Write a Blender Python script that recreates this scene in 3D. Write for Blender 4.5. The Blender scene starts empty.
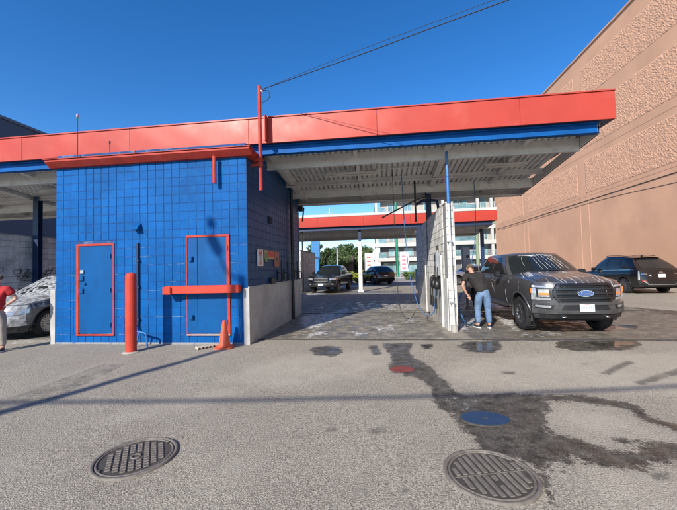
import bpy, math, random
import numpy as np
from mathutils import Vector, Matrix
random.seed(7); rng = np.random.default_rng(7)
S = bpy.context.scene; COL = S.collection
PI = math.pi
# ------------------------------------------------------------------ camera
CH = 1.65
F_, YAW, PIT, ROL = 342.0, -.1205, .036, -.0248
cd = Vector((math.sin(YAW)*math.cos(PIT), math.cos(YAW)*math.cos(PIT), math.sin(PIT)))
cr0 = cd.cross(Vector((0, 0, 1))).normalized(); cu0 = cr0.cross(cd)
cr = cr0*math.cos(ROL)+cu0*math.sin(ROL); cu = -cr0*math.sin(ROL)+cu0*math.cos(ROL)
cam = bpy.data.objects.new('camera', bpy.data.cameras.new('camera')); COL.objects.link(cam)
m = Matrix((cr, cu, -cd)).transposed().to_4x4(); m.translation = (0, 0, CH); cam.matrix_world = m
cam.data.sensor_width = 36; cam.data.lens = 36*F_/677; cam.data.clip_end = 3000; cam.data.clip_start = .05
S.camera = cam
# ------------------------------------------------------------------ daylight
AZ, EL = math.radians(22.5), math.radians(30.4)
w = bpy.data.worlds.new('World'); S.world = w; w.use_nodes = True
nt = w.node_tree; bg = nt.nodes['Background']
sky = nt.nodes.new('ShaderNodeTexSky'); sky.sky_type = 'NISHITA'; sky.sun_disc = False
sky.sun_elevation = EL; sky.sun_rotation = math.radians(180)+AZ; sky.ozone_density = 3.2; sky.air_density = .85; sky.dust_density = .25; sky.altitude = 100
hs = nt.nodes.new('ShaderNodeHueSaturation'); hs.inputs['Saturation'].default_value = 1.3; hs.inputs['Hue'].default_value = .505; nt.links.new(sky.outputs[0], hs.inputs['Color']); nt.links.new(hs.outputs[0], bg.inputs[0]); bg.inputs[1].default_value = .15
sd = bpy.data.lights.new('sun', 'SUN'); sd.energy = 4.8; sd.angle = math.radians(.5); sd.color = (1, .93, .83)
so = bpy.data.objects.new('sun', sd); COL.objects.link(so)
sdir = Vector((math.sin(AZ)*math.cos(EL), math.cos(AZ)*math.cos(EL), -math.sin(EL)))
so.rotation_euler = sdir.to_track_quat('-Z', 'Y').to_euler(); so.location = (-20, -40, 30)
S.view_settings.view_transform = 'Standard'; S.view_settings.look = 'None'
S.view_settings.exposure = 0.5; S.view_settings.gamma = 1
S.render.engine = 'CYCLES'; S.render.resolution_x = 1024; S.render.resolution_y = 771

def ray(x, y): return cd+cr*((x-338.5)/F_)+cu*((255-y)/F_)
def G(x, y, z=0.):
    v = ray(x, y); t = (z-CH)/v.z; return Vector((v.x*t, v.y*t, z))
def AT(x, y, Y):
    v = ray(x, y); t = Y/v.y; return Vector((v.x*t, Y, CH+v.z*t))
def lerp(a, b, t): return a+(b-a)*t
def interp(p, x): return float(np.interp(x, [q[0] for q in p], [q[1] for q in p]))

# ------------------------------------------------------------------ materials
MATS = {}
def mat(name, col, rough=.6, metal=0., var=.0, vs=3., bump=0., bs=40., spec=.5, coat=0., dirt=None, da=.0, ds=2., rnd=0., trans=0., emit=None, rv=0.):
    if name in MATS: return MATS[name]
    M = bpy.data.materials.new(name); M.use_nodes = True; n = M.node_tree; L = n.links; b = n.nodes['Principled BSDF']
    b.inputs['Base Color'].default_value = (*col, 1); b.inputs['Roughness'].default_value = rough
    b.inputs['Metallic'].default_value = metal; b.inputs['Specular IOR Level'].default_value = spec
    b.inputs['Coat Weight'].default_value = coat; b.inputs['Coat Roughness'].default_value = .06
    if trans: b.inputs['Transmission Weight'].default_value = trans
    if emit: b.inputs['Emission Color'].default_value = (*emit, 1); b.inputs['Emission Strength'].default_value = 1
    tc = n.nodes.new('ShaderNodeTexCoord')
    src = None
    def noise(s, d=5., r=.6):
        q = n.nodes.new('ShaderNodeTexNoise'); q.inputs['Scale'].default_value = s; q.inputs['Detail'].default_value = d; q.inputs['Roughness'].default_value = r
        g = n.nodes.new('ShaderNodeNewGeometry'); L.new(g.outputs['Position'], q.inputs['Vector']) if name in WORLDN else L.new(tc.outputs['Object'], q.inputs['Vector'])
        return q.outputs['Fac']
    def mul(c, f, lo, hi, a=.3, z=.7):
        mr = n.nodes.new('ShaderNodeMapRange'); mr.inputs[1].default_value = a; mr.inputs[2].default_value = z
        mr.inputs[3].default_value = lo; mr.inputs[4].default_value = hi; L.new(f, mr.inputs[0])
        mx = n.nodes.new('ShaderNodeVectorMath'); mx.operation = 'SCALE'
        if c is None: mx.inputs[0].default_value = col
        else: L.new(c, mx.inputs[0])
        L.new(mr.outputs[0], mx.inputs['Scale']); return mx.outputs[0]
    if var: src = mul(src, noise(vs), 1-var, 1+var)
    if rnd:
        oi = n.nodes.new('ShaderNodeObjectInfo'); src = mul(src, oi.outputs['Random'], 1-rnd, 1+rnd, 0, 1)
    if dirt:
        mr = n.nodes.new('ShaderNodeMapRange'); mr.inputs[1].default_value = .52; mr.inputs[2].default_value = .7; mr.inputs[4].default_value = da
        L.new(noise(ds, 8, .68), mr.inputs[0])
        mx = n.nodes.new('ShaderNodeMix'); mx.data_type = 'RGBA'; L.new(mr.outputs[0], mx.inputs[0])
        if src is None: mx.inputs[6].default_value = (*col, 1)
        else: L.new(src, mx.inputs[6])
        mx.inputs[7].default_value = (*dirt, 1); src = mx.outputs[2]
    if src is not None: L.new(src, b.inputs['Base Color'])
    if rv:
        mr = n.nodes.new('ShaderNodeMapRange'); mr.inputs[1].default_value = .3; mr.inputs[2].default_value = .7
        mr.inputs[3].default_value = max(.03, rough-rv); mr.inputs[4].default_value = min(1, rough+rv); L.new(noise(vs*2.3), mr.inputs[0]); L.new(mr.outputs[0], b.inputs['Roughness'])
    if bump:
        bp = n.nodes.new('ShaderNodeBump'); bp.inputs['Strength'].default_value = bump; bp.inputs['Distance'].default_value = .01
        L.new(noise(bs, 6, .65), bp.inputs['Height']); L.new(bp.outputs[0], b.inputs['Normal'])
    MATS[name] = M; return M
WORLDN = {'upper_bed_joint', 'bed_joint', 'side_block_shade', 'blue_block', 'blue_mortar', 'white_block', 'white_mortar', 'shade_block', 'left_block'}
BLUE = mat('blue_block', (.0012, .082, .285), .6, var=.25, vs=.8, bump=.5, bs=60, rnd=.07, dirt=(.004, .125, .34), da=.45, ds=5, spec=.12)
BLUE_SHADE = mat('side_block_shade', (.004, .05, .15), .45, var=.25, vs=.8, bump=.4, bs=60, rnd=.07, spec=.4)  # same blue as the front, darkened: the side wall's shade is in the colour
BEDJ = mat('bed_joint', (.002, .06, .21), .85, var=.2, vs=3, dirt=(.42, .52, .62), da=.6, ds=2.2, bump=.3, bs=60)
BEDU = mat('upper_bed_joint', (.002, .055, .19), .85, var=.2, vs=3, dirt=(.1, .25, .45), da=.3, ds=5)
BLUEM = mat('blue_mortar', (.003, .055, .19), .85, var=.3, vs=2, dirt=(.22, .32, .45), da=.6, ds=3.4, bump=.5, bs=90)
BLUEP = mat('blue_door_paint', (.0015, .072, .23), .5, var=.16, vs=1.4, bump=.12, bs=8, dirt=(.004, .045, .15), da=.6, ds=1.6, spec=.15)
BEAM = mat('blue_beam_paint', (.002, .085, .30), .6, spec=.15, var=.2, vs=2, dirt=(.01, .05, .17), da=.5, ds=3)
NAVY = mat('navy_column_paint', (.005, .025, .075), .5, var=.3, vs=2, bump=.1)
LBLUE = mat('light_blue_pipe', (.04, .16, .42), .4, var=.1)
CORAL = mat('coral_fascia', (.405, .052, .034), .42, var=.10, vs=.7, dirt=(.44, .085, .062), da=.7, ds=.8, bump=.0, spec=.3, rv=.08)
CORAL2 = mat('coral_trim', (.37, .042, .028), .55, spec=.2, var=.2, vs=3, dirt=(.32, .08, .06), da=.5, ds=5, bump=.12, bs=30)
REDF = mat('red_fascia', (.42, .045, .03), .5, spec=.2, var=.08, vs=.6)
ORANGE = mat('orange_bar_paint', (.47, .052, .032), .55, spec=.2, var=.15, vs=3, dirt=(.4, .07, .05), da=.5, ds=6, bump=.1, bs=20)
DECK = mat('soffit_deck_metal', (.64, .64, .63), .5, var=.15, vs=2.5, dirt=(.25, .23, .21), da=.4, ds=2.4)
BEAMG = mat('soffit_beam_paint', (.60, .60, .59), .55, var=.15, vs=2, dirt=(.2, .15, .11), da=.5, ds=4)
WHITE = mat('white_paint', (.55, .545, .52), .5, var=.12, vs=2, dirt=(.30, .27, .23), da=.6, ds=3)
WBLOCK = mat('white_block', (.62, .61, .57), .7, var=.16, vs=2, rnd=.1, bump=.5, bs=70, dirt=(.26, .24, .21), da=.75, ds=2.5)
WMORT = mat('white_mortar', (.25, .25, .25), .9, bump=.3, bs=80)
LBLOCK = mat('left_block', (.56, .56, .56), .7, var=.2, vs=3, rnd=.1, bump=.5, bs=70, dirt=(.12, .12, .13), da=.7, ds=2.2)
PANEL = mat('wash_panel_plastic', (.42, .41, .39), .35, var=.2, vs=1.6, dirt=(.25, .22, .19), da=.6, ds=2.2, rv=.1)
STEEL = mat('dull_steel', (.42, .43, .44), .35, .7, var=.15, vs=5)
CHROME = mat('chrome', (.75, .75, .76), .12, 1.)
IRON = mat('cast_iron', (.19, .168, .14), .6, .2, var=.3, vs=14, bump=.6, bs=160, dirt=(.22, .19, .16), da=.6, ds=9)
IRON2 = mat('cast_iron_dark', (.062, .055, .046), .75, var=.3, vs=14, bump=.5, bs=160)
BLACK = mat('black_plastic', (.012, .012, .013), .45, var=.2, vs=6)
RUBBER = mat('tyre_rubber', (.016, .016, .017), .75, bump=.3, bs=60, var=.3, vs=8)
DARK = mat('dark_void', (.008, .008, .008), .9)
TRUCKP = mat('grey_metallic_paint', (.095, .095, .10), .28, .5, coat=.7, var=.12, vs=3, dirt=(.15, .15, .155), da=.25, ds=6)
BLACKP = mat('black_car_paint', (.010, .011, .014), .22, .2, coat=.9, var=.15, vs=3)
NAVYP = mat('navy_car_paint', (.004, .0045, .006), .25, .0, coat=.6)
GREYP = mat('dark_grey_car_paint', (.12, .122, .13), .3, .4, coat=.8)
WHITEP = mat('white_car_paint', (.75, .76, .77), .25, coat=.8)
GLASS = mat('tinted_glass', (.012, .016, .018), .04, spec=.7, var=.1)
GLASSG = mat('green_tinted_glass', (.05, .09, .085), .05, spec=.7, var=.35, vs=4)
HEAD = mat('headlight_lens', (.36, .38, .4), .12, .35, coat=1., var=.3, vs=14)
AMBER = mat('amber_lens', (.85, .22, .02), .2, coat=1.)
REDL = mat('red_lamp_lens', (.25, .012, .012), .12, coat=1.)
ALLOY = mat('alloy_rim', (.38, .38, .40), .3, .85, var=.1)
FOAM = mat('soap_foam', (.80, .82, .84), .55, var=.12, vs=9, bump=.6, bs=40)
WHEELG = mat('dark_alloy_rim', (.16, .16, .17), .35, .8)
CONEM = mat('cone_orange', (.70, .10, .03), .5, var=.15, vs=8, dirt=(.35, .1, .05), da=.4, ds=14)
FOAMT = mat('thin_soap_film', (.80, .82, .84), .35, var=.1, vs=9)
_n = FOAMT.node_tree; _q = _n.nodes.new('ShaderNodeTexNoise'); _q.inputs['Scale'].default_value = 11; _q.inputs['Detail'].default_value = 7; _m = _n.nodes.new('ShaderNodeMapRange')
_m.inputs[1].default_value = .38; _m.inputs[2].default_value = .66; _m.inputs[3].default_value = .05; _m.inputs[4].default_value = .62; _t = _n.nodes.new('ShaderNodeTexCoord')
_n.links.new(_t.outputs['Object'], _q.inputs['Vector']); _n.links.new(_q.outputs['Fac'], _m.inputs[0]); _n.links.new(_m.outputs[0], _n.nodes['Principled BSDF'].inputs['Alpha'])
FOAMC = FOAMT.copy(); FOAMC.name = 'car_foam_film'; _b = FOAMC.node_tree.nodes['Principled BSDF']
for _x in FOAMC.node_tree.nodes:
    if _x.type == 'MAP_RANGE' and any(l.to_socket.name == 'Alpha' for l in _x.outputs[0].links): _x.inputs[3].default_value = .12; _x.inputs[4].default_value = .62; _x.inputs[1].default_value = .35; _x.inputs[2].default_value = .72
SKIN = mat('skin', (.50, .27, .19), .55, var=.08, vs=12)
JEANS = mat('denim', (.10, .165, .27), .9, var=.45, vs=4, bump=1., bs=16, dirt=(.2, .32, .46), da=.5, ds=6)
TEE = mat('black_tee', (.020, .018, .018), .9, var=.3, vs=7, bump=1., bs=10)
REDTEE = mat('red_tee', (.42, .02, .025), .85, var=.15, vs=7, bump=1., bs=11)
KHAKI = mat('khaki_cloth', (.34, .30, .25), .9, var=.15, vs=6, bump=1., bs=12)
SHOE = mat('shoe_leather', (.03, .03, .035), .6)
SHOEW = mat('shoe_white', (.6, .6, .6), .6)
HAIR = mat('short_hair', (.10, .075, .05), .8, bump=.5, bs=90)
STUC = mat('peach_stucco', (.64, .36, .222), .9, var=.10, vs=.3, bump=.3, bs=30, dirt=(.52, .285, .18), da=.45, ds=.35)
SPLIT = mat('peach_split_face', (.64, .36, .225), .95, var=.10, vs=2.2, bump=.9, bs=9, dirt=(.54, .30, .20), da=.35, ds=3)
DBLD = mat('slate_cladding', (.06, .075, .11), .7, var=.08, vs=.5)
CABLE = mat('black_cable', (.01, .01, .012), .6)
HOSE = mat('blue_hose', (.02, .10, .26), .5)
WOODP = mat('weathered_pole_wood', (.15, .11, .08), .9, var=.3, vs=4)
BARK = mat('tree_bark', (.10, .075, .055), .9, var=.3, vs=4)
LEAF = mat('tree_leaf', (.055, .10, .03), .6, rnd=.1, var=.45, vs=1.1)
LEAF2 = mat('pale_tree_leaf', (.10, .15, .05), .6, rnd=.1, var=.4, vs=1.1)
SHRUB = mat('yellow_green_leaf', (.26, .28, .035), .6, rnd=.1, var=.35, vs=2.)
CREAM = mat('cream_render', (.38, .355, .32), .8, var=.06, vs=.5)
AWHITE = mat('apartment_white', (.47, .47, .45), .7, var=.04, vs=.4)
AGREY = mat('apartment_grey', (.15, .155, .17), .8, var=.15, vs=.5)
AGLASS = mat('apartment_glass', (.16, .28, .31), .08, spec=.8, var=.5, vs=.7)
GREEN = mat('green_pole_paint', (.01, .22, .12), .5)
SAGE = mat('sage_pole_paint', (.20, .27, .17), .6)
GREYPOLE = mat('grey_pole', (.35, .37, .38), .5)
SIGNB = mat('blue_sign', (.03, .18, .42), .4, var=.1)
SIGNW = mat('white_sign', (.75, .75, .74), .5)
SIGNR = mat('red_sign', (.6, .04, .03), .5)
SIGNO = mat('orange_sign', (.36, .11, .06), .5, var=.3, vs=9)
SIGNY = mat('yellow_sign', (.42, .34, .12), .5)
SIGNG = mat('green_sign', (.16, .24, .10), .5)
CONC = mat('concrete_kerb', (.33, .31, .28), .85, var=.2, vs=3, bump=.3, bs=40)
LIDB = mat('blue_lid_paint', (.012, .045, .105), .5, var=.1, vs=9, bump=.3, bs=60)
LIDR = mat('red_lid_paint', (.22, .035, .03), .8, var=.35, vs=14, bump=.8, bs=60, dirt=(.10, .08, .065), da=.95, ds=11)
PLATEM = mat('plate_white', (.70, .74, .76), .35)
BADGE = mat('badge_blue', (.02, .07, .28), .2, coat=1.)
TUBEL = mat('lamp_diffuser', (.55, .53, .47), .4)

# ------------------------------------------------------------------ mesh helper
class MB:
    def __init__(s): s.v = []; s.f = []; s.sm = []
    def face_add(s, vs, fs, smooth=False):
        o = len(s.v); s.v += [tuple(p) for p in vs]; s.f += [tuple(i+o for i in q) for q in fs]; s.sm += [smooth]*len(fs)
    def box(s, x0, x1, y0, y1, z0, z1, bev=0.):
        if bev <= 0:
            s.face_add([(x, y, z) for z in (z0, z1) for y in (y0, y1) for x in (x0, x1)],
                       [(0, 2, 3, 1), (4, 5, 7, 6), (0, 1, 5, 4), (2, 6, 7, 3), (0, 4, 6, 2), (1, 3, 7, 5)])
            return s
        b = min(bev, (x1-x0)*.45, (y1-y0)*.45, (z1-z0)*.45); X = (x0, x1); Y = (y0, y1); Z = (z0, z1); V = []; idx = {}
        for i in (0, 1):
            for j in (0, 1):
                for k in (0, 1):
                    sx, sy, sz = 1-2*i, 1-2*j, 1-2*k
                    for a, p in enumerate(((X[i], Y[j]+sy*b, Z[k]+sz*b), (X[i]+sx*b, Y[j], Z[k]+sz*b), (X[i]+sx*b, Y[j]+sy*b, Z[k]))):
                        idx[i, j, k, a] = len(V); V.append(p)
        Fs = []
        I = idx
        for i in (0, 1): Fs.append((I[i,0,0,0], I[i,1,0,0], I[i,1,1,0], I[i,0,1,0]))
        for j in (0, 1): Fs.append((I[0,j,0,1], I[1,j,0,1], I[1,j,1,1], I[0,j,1,1]))
        for k in (0, 1): Fs.append((I[0,0,k,2], I[1,0,k,2], I[1,1,k,2], I[0,1,k,2]))
        for i in (0, 1):
            for j in (0, 1): Fs.append((I[i,j,0,0], I[i,j,0,1], I[i,j,1,1], I[i,j,1,0]))
        for i in (0, 1):
            for k in (0, 1): Fs.append((I[i,0,k,0], I[i,0,k,2], I[i,1,k,2], I[i,1,k,0]))
        for j in (0, 1):
            for k in (0, 1): Fs.append((I[0,j,k,1], I[0,j,k,2], I[1,j,k,2], I[1,j,k,1]))
        for i in (0, 1):
            for j in (0, 1):
                for k in (0, 1): Fs.append((I[i,j,k,0], I[i,j,k,1], I[i,j,k,2]))
        s.face_add(V, Fs); return s
    def surf(s, fn, nu, nv, smooth=True):
        V = [fn(i/nu, j/nv) for j in range(nv+1) for i in range(nu+1)]
        s.face_add(V, [(j*(nu+1)+i, j*(nu+1)+i+1, (j+1)*(nu+1)+i+1, (j+1)*(nu+1)+i) for j in range(nv) for i in range(nu)], smooth); return s
    def tube(s, pts, r, n=8, cap=True, smooth=True):
        pts = [Vector(p) for p in pts]; rs = r if isinstance(r, (list, tuple)) else [r]*len(pts); V = []; prev = None
        for i, p in enumerate(pts):
            t = (pts[min(i+1, len(pts)-1)]-pts[max(i-1, 0)]).normalized()
            a = prev if prev is not None else (Vector((0, 0, 1)) if abs(t.z) < .9 else Vector((1, 0, 0)))
            u = (a-t*a.dot(t)).normalized(); prev = u; q = t.cross(u)
            V += [p+(u*math.cos(2*PI*k/n)+q*math.sin(2*PI*k/n))*rs[i] for k in range(n)]
        Fs = [(i*n+k, i*n+(k+1) % n, (i+1)*n+(k+1) % n, (i+1)*n+k) for i in range(len(pts)-1) for k in range(n)]
        s.face_add(V, Fs, smooth)
        if cap: s.face_add(V[:n], [tuple(range(n))[::-1]]); s.face_add(V[-n:], [tuple(range(n))])
        return s
    def lathe(s, prof, c=(0, 0, 0), axis='z', n=24, smooth=True, ang=2*PI):
        V = []
        for r, h in prof:
            for k in range(n):
                a = ang*k/n; x, y = r*math.cos(a), r*math.sin(a)
                p = (x, y, h) if axis == 'z' else ((h, x, y) if axis == 'x' else (x, h, y))
                V.append((p[0]+c[0], p[1]+c[1], p[2]+c[2]))
        s.face_add(V, [(i*n+k, i*n+(k+1) % n, (i+1)*n+(k+1) % n, (i+1)*n+k) for i in range(len(prof)-1) for k in range(n)], smooth); return s
    def prism(s, poly, d0, d1, axis='z'):
        n = len(poly)
        def P(a, b, d): return (a, b, d) if axis == 'z' else ((d, a, b) if axis == 'x' else (a, d, b))
        V = [P(a, b, d0) for a, b in poly]+[P(a, b, d1) for a, b in poly]
        s.face_add(V, [tuple(range(n))[::-1], tuple(range(n, 2*n))]+[(i, (i+1) % n, n+(i+1) % n, n+i) for i in range(n)]); return s
    def slab(s, mp, c, off0, off1, nu=4, nv=2, smooth=False):
        # quad c (4 2-d corners) on a mapped surface mp(a,b,off), thickened from off0 to off1
        def q(u, v, o):
            a = lerp(lerp(c[0][0], c[1][0], u), lerp(c[3][0], c[2][0], u), v); b = lerp(lerp(c[0][1], c[1][1], u), lerp(c[3][1], c[2][1], u), v)
            return mp(a, b, o)
        s.surf(lambda u, v: q(u, v, off1), nu, nv, smooth)
        s.surf(lambda u, v: q(u, 0, lerp(off0, off1, v)), nu, 1, False); s.surf(lambda u, v: q(u, 1, lerp(off0, off1, v)), nu, 1, False)
        s.surf(lambda u, v: q(0, u, lerp(off0, off1, v)), nv, 1, False); s.surf(lambda u, v: q(1, u, lerp(off0, off1, v)), nv, 1, False)
        return s
    def mesh(s, name, material, off=None):
        me = bpy.data.meshes.new(name)
        V = s.v if off is None else [(p[0]-off[0], p[1]-off[1], p[2]-off[2]) for p in s.v]
        me.from_pydata([tuple(p) for p in V], [], s.f); me.materials.append(material)
        me.polygons.foreach_set('use_smooth', s.sm); me.update(); return me
    def build(s, name, material, parent=None, world=False, **props):
        if world and parent is not None: off = root_loc(parent)
        elif parent is None and world: 
            a = np.array([tuple(p) for p in s.v]); off = ((a[:, 0].min()+a[:, 0].max())/2, (a[:, 1].min()+a[:, 1].max())/2, a[:, 2].min())
        else: off = None
        o = bpy.data.objects.new(name, s.mesh(name, material, off)); COL.objects.link(o)
        if parent is not None: o.parent = parent
        elif off is not None: o.location = off
        for k, x in props.items(): o[k] = x
        return o
def root_loc(o):
    v = Vector((0, 0, 0))
    while o is not None: v += o.location; o = o.parent
    return v
def thing(name, label, cat, loc=(0, 0, 0), rot=0., group=None):
    o = bpy.data.objects.new(name, None); COL.objects.link(o); o.location = loc; o.rotation_euler = (0, 0, rot); o.empty_display_size = .2
    o['label'] = label; o['category'] = cat
    if group: o['group'] = group
    return o
def tag(o, label, cat, group=None):
    o['label'] = label; o['category'] = cat
    if group: o['group'] = group
    return o
def copy_tree(o, parent=None):
    c = o.copy(); COL.objects.link(c); c.parent = parent
    for ch in list(o.children): copy_tree(ch, c)
    return c
def text_obj(txt, size, material, name, parent, loc, rot, depth=.003, shear=0., xs=1.):
    cu_ = bpy.data.curves.new(name, 'FONT'); cu_.body = txt; cu_.size = size; cu_.extrude = depth; cu_.align_x = 'CENTER'; cu_.align_y = 'CENTER'; cu_.shear = shear
    cu_.resolution_u = 3
    t = bpy.data.objects.new('tmp', cu_); COL.objects.link(t); dg = bpy.context.evaluated_depsgraph_get(); dg.update()
    me = bpy.data.meshes.new_from_object(t.evaluated_get(dg)); bpy.data.objects.remove(t)
    me.materials.clear(); me.materials.append(material)
    o = bpy.data.objects.new(name, me); COL.objects.link(o); o.parent = parent; o.location = loc; o.rotation_euler = rot; o.scale = (xs, 1, 1); return o
def block_mesh(name, w_, h_, d, material, score=True, bev=.004):
    b = MB()
    for x0, x1 in (((.004, w_/2-.003), (w_/2+.003, w_-.004)) if score else ((.006, w_-.006),)):
        z0, z1 = .004, h_-.004
        V = [(x0, 0, z0), (x1, 0, z0), (x1, 0, z1), (x0, 0, z1), (x0+bev, -d, z0+bev), (x1-bev, -d, z0+bev), (x1-bev, -d, z1-bev), (x0+bev, -d, z1-bev)]
        b.face_add(V, [(4, 5, 6, 7), (0, 1, 5, 4), (1, 2, 6, 5), (2, 3, 7, 6), (3, 0, 4, 7)])
    return b.mesh(name, material)
def block_wall(parent, P0, ang, cols, rows, bw, bh, mesh, holes=(), first=300, rest_mat=None, scored=True, name='block'):
    """blocks of a wall: local x runs along ang from P0, outward is local -y. returns how many were made as objects"""
    U = Vector((math.cos(ang), math.sin(ang), 0)); R0 = root_loc(parent); k = 0; rest = []
    for j in range(rows):
        for i in range(cols):
            x0, x1, z0, z1 = i*bw, (i+1)*bw, j*bh, (j+1)*bh
            sx = 1.; segs = [(x0, x1)]
            for (a, b, c, d) in holes:
                if z1 > c+.01 and z0 < d-.09:
                    ns = []
                    for (p, q) in segs:
                        if q <= a or p >= b: ns.append((p, q)); continue
                        if p < a-.03: ns.append((p, a))
                        if q > b+.03: ns.append((b, q))
                    segs = ns
            for (p, q) in segs:
                loc = Vector(P0)+U*p+Vector((0, 0, z0+P0[2]*0)); loc.z = P0[2]+z0
                if k < first:
                    o = bpy.data.objects.new(name, mesh); COL.objects.link(o); o.parent = parent; o.location = loc-R0
                    o.location.x += random.uniform(-.0015, .0015); o.rotation_euler = (random.uniform(-.003, .003), 0, ang); o.scale = ((q-p)/bw, random.uniform(.8, 1.25), 1); k += 1
                else: rest.append((loc, (q-p)/bw))
    if rest:
        vs = np.array([v.co[:] for v in mesh.vertices]); fs = [tuple(p.vertices) for p in mesh.polygons]; b = MB(); c, s_ = math.cos(ang), math.sin(ang)
        for loc, sc in rest:
            t = vs.copy(); x = t[:, 0]*sc; y = t[:, 1]
            V = np.stack([x*c-y*s_+loc.x, x*s_+y*c+loc.y, t[:, 2]+loc.z], 1); b.face_add(V.tolist(), fs)
        b.build(name, mesh.materials[0], parent, True, kind='stuff')
    return k
# ------------------------------------------------------------------ ground: one sheet to the horizon
def axis(segs):
    a = [segs[0][0]]
    for x0, x1, st in segs:
        n = max(1, int(round((x1-x0)/st))); a += list(np.linspace(x0, x1, n+1)[1:])
    return np.array(a)
gx = axis([(-1500, -300, 300), (-300, -60, 40), (-60, -14, 2), (-14, -7, .2), (-7, 7.6, .04), (7.6, 20, .25), (20, 60, 4), (60, 300, 40), (300, 1500, 300)])
gy = axis([(-900, -100, 200), (-100, -10, 15), (-10, 1.4, .6), (1.4, 10.5, .04), (10.5, 20, .08), (20, 40, .5), (40, 120, 5), (120, 300, 30), (300, 2500, 400)])
PXX, PYY = np.meshgrid(gx, gy); P = np.stack([PXX.ravel(), PYY.ravel()], 1)
near = (P[:, 0] > -14) & (P[:, 0] < 22) & (P[:, 1] > 1) & (P[:, 1] < 24); PN = P[near]
def sdf(poly):
    # signed distance in metres to a closed polygon (inside positive)
    Q = np.array(poly); d = np.full(len(PN), 1e9); ins = np.zeros(len(PN), bool)
    for i in range(len(Q)):
        a, b = Q[i], Q[(i+1) % len(Q)]; e = b-a; wv = PN-a
        t = np.clip((wv@e)/max(1e-9, e@e), 0, 1); d = np.minimum(d, np.hypot(*(wv-t[:, None]*e).T))
        c = ((a[1] > PN[:, 1]) != (b[1] > PN[:, 1])) & (PN[:, 0] < (b[0]-a[0])*(PN[:, 1]-a[1])/(b[1]-a[1]+1e-12)+a[0]); ins ^= c
    return np.where(ins, d, -d)
def gp(pts): return [tuple(G(x, y)[:2]) for x, y in pts]
def layer(polys, floor=-.4):
    r = np.full(len(PN), floor)
    for q, k in polys: r = np.maximum(r, np.minimum(sdf(q), k))
    o = np.full(len(P), floor); o[near] = np.clip(r, floor, .4); return o
wet = layer([(gp([(310,350),(316,346.5),(327,345),(338,346.5),(344,350),(340,354),(330,355.5),(316,354)]), .4), (gp([(369,345),(377,345),(381,354),(374,355)]), .05), (gp([(420,344),(432,343.5),(432,348),(424,349)]), .05),
 (gp([(381,343),(393,357),(389,367),(395,373),(420,379),(432,389),(434,402),(450,414),(462,425),(471,436),(480,450),(520,458),(538,470),(545,490),(553,500),(549,480),(542,469),(548,462),(568,462),(573,455),(565,440),(548,430),(543,420),(549,410),(546,400),(535,394),(515,392.5),(490,394),(470,394),(455,391),(450,384),(434,369),(416,359),(410,353),(412,343)]), .4),
 (gp([(515,394),(545,402),(579,401),(600,405),(627,409),(646,422),(677,431),(720,440),(720,433),(677,424),(650,416),(632,403),(596,397),(580,394),(545,395),(530,393)]), .4),
 (gp([(540,425),(570,437),(579,440),(609,450),(631,449),(640,443),(655,440),(677,444),(720,452),(720,470),(677,460),(655,463),(625,468),(600,466),(575,458),(545,445)]), .4),
 (gp([(603,437),(625,439),(640,443),(620,444)]), .1), (gp([(558,460),(570,452),(574,458),(566,470)]), .1),
 (gp([(462,341),(500,341),(503,347),(492,352),(468,351),(459,347)]), .4),
 (gp([(560,341),(640,339),(640,345),(624,350),(580,351),(556,347)]), .3),
 ([(-2.86, 7.95), (-1.9, 7.9), (1.5, 7.9), (1.6, 16.5), (-2.86, 16.5)], .012), ([(2.0, 7.75), (8.5, 7.7), (9.5, 12), (7, 16.5), (2.0, 16.5)], .05),
 ([(-12, 7.9), (-7.8, 7.9), (-7.8, 16), (-12, 16)], .05),
 ([(-5.5, 21.5), (1.4, 21.3), (1.4, 23.4), (-5.5, 23.6)], .1)])
dark = layer([
 (gp([(600,373),(609,375),(635,362),(627,360)]), .03), (gp([(633,382),(642,385),(690,371),(690,364)]), .03),
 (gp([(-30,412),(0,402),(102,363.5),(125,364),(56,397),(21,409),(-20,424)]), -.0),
 (gp([(420,345),(432,344),(431,348),(424,349)]), .1), (gp([(500,371),(516,371),(514,374),(503,374)]), .05),
 (gp([(368,428),(384,425),(387,431),(378,434),(369,433)]), .02), (gp([(325,428),(337,427),(336,430),(327,431)]), .02),
 (gp([(400,487),(407,486),(408,490),(403,491)]), .03),
 (gp([(580,364),(598,361),(600,364),(585,367)]), -.02), (gp([(650,474),(668,472),(668,478),(655,480)]), .03),
 (gp([(222,494),(250,488),(270,505),(240,515)]), -.05), (gp([(280,372),(300,371),(300,374),(282,375)]), -.03),
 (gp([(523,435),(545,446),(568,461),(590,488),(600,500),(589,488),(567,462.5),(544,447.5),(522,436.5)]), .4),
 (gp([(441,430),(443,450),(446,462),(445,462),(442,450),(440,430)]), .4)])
pale = layer([
 (gp([(225,382),(250,365),(300,354),(400,349),(388,365),(340,380),(280,388)]), .2),
 (gp([(432,372),(470,358),(560,352),(677,352),(720,352),(720,395),(640,392),(600,392),(560,388),(480,388),(455,384)]), .25),
 (gp([(555,408),(600,410),(640,425),(677,437),(660,438),(600,440),(575,430),(550,420)]), .2),
 (gp([(130,408),(230,390),(232,394),(150,415),(110,420)]), .05), (gp([(45,385),(95,366),(98,368),(60,384)]), .03),
 (gp([(575,468),(640,470),(700,490),(690,520),(600,500)]), .1)])
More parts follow.
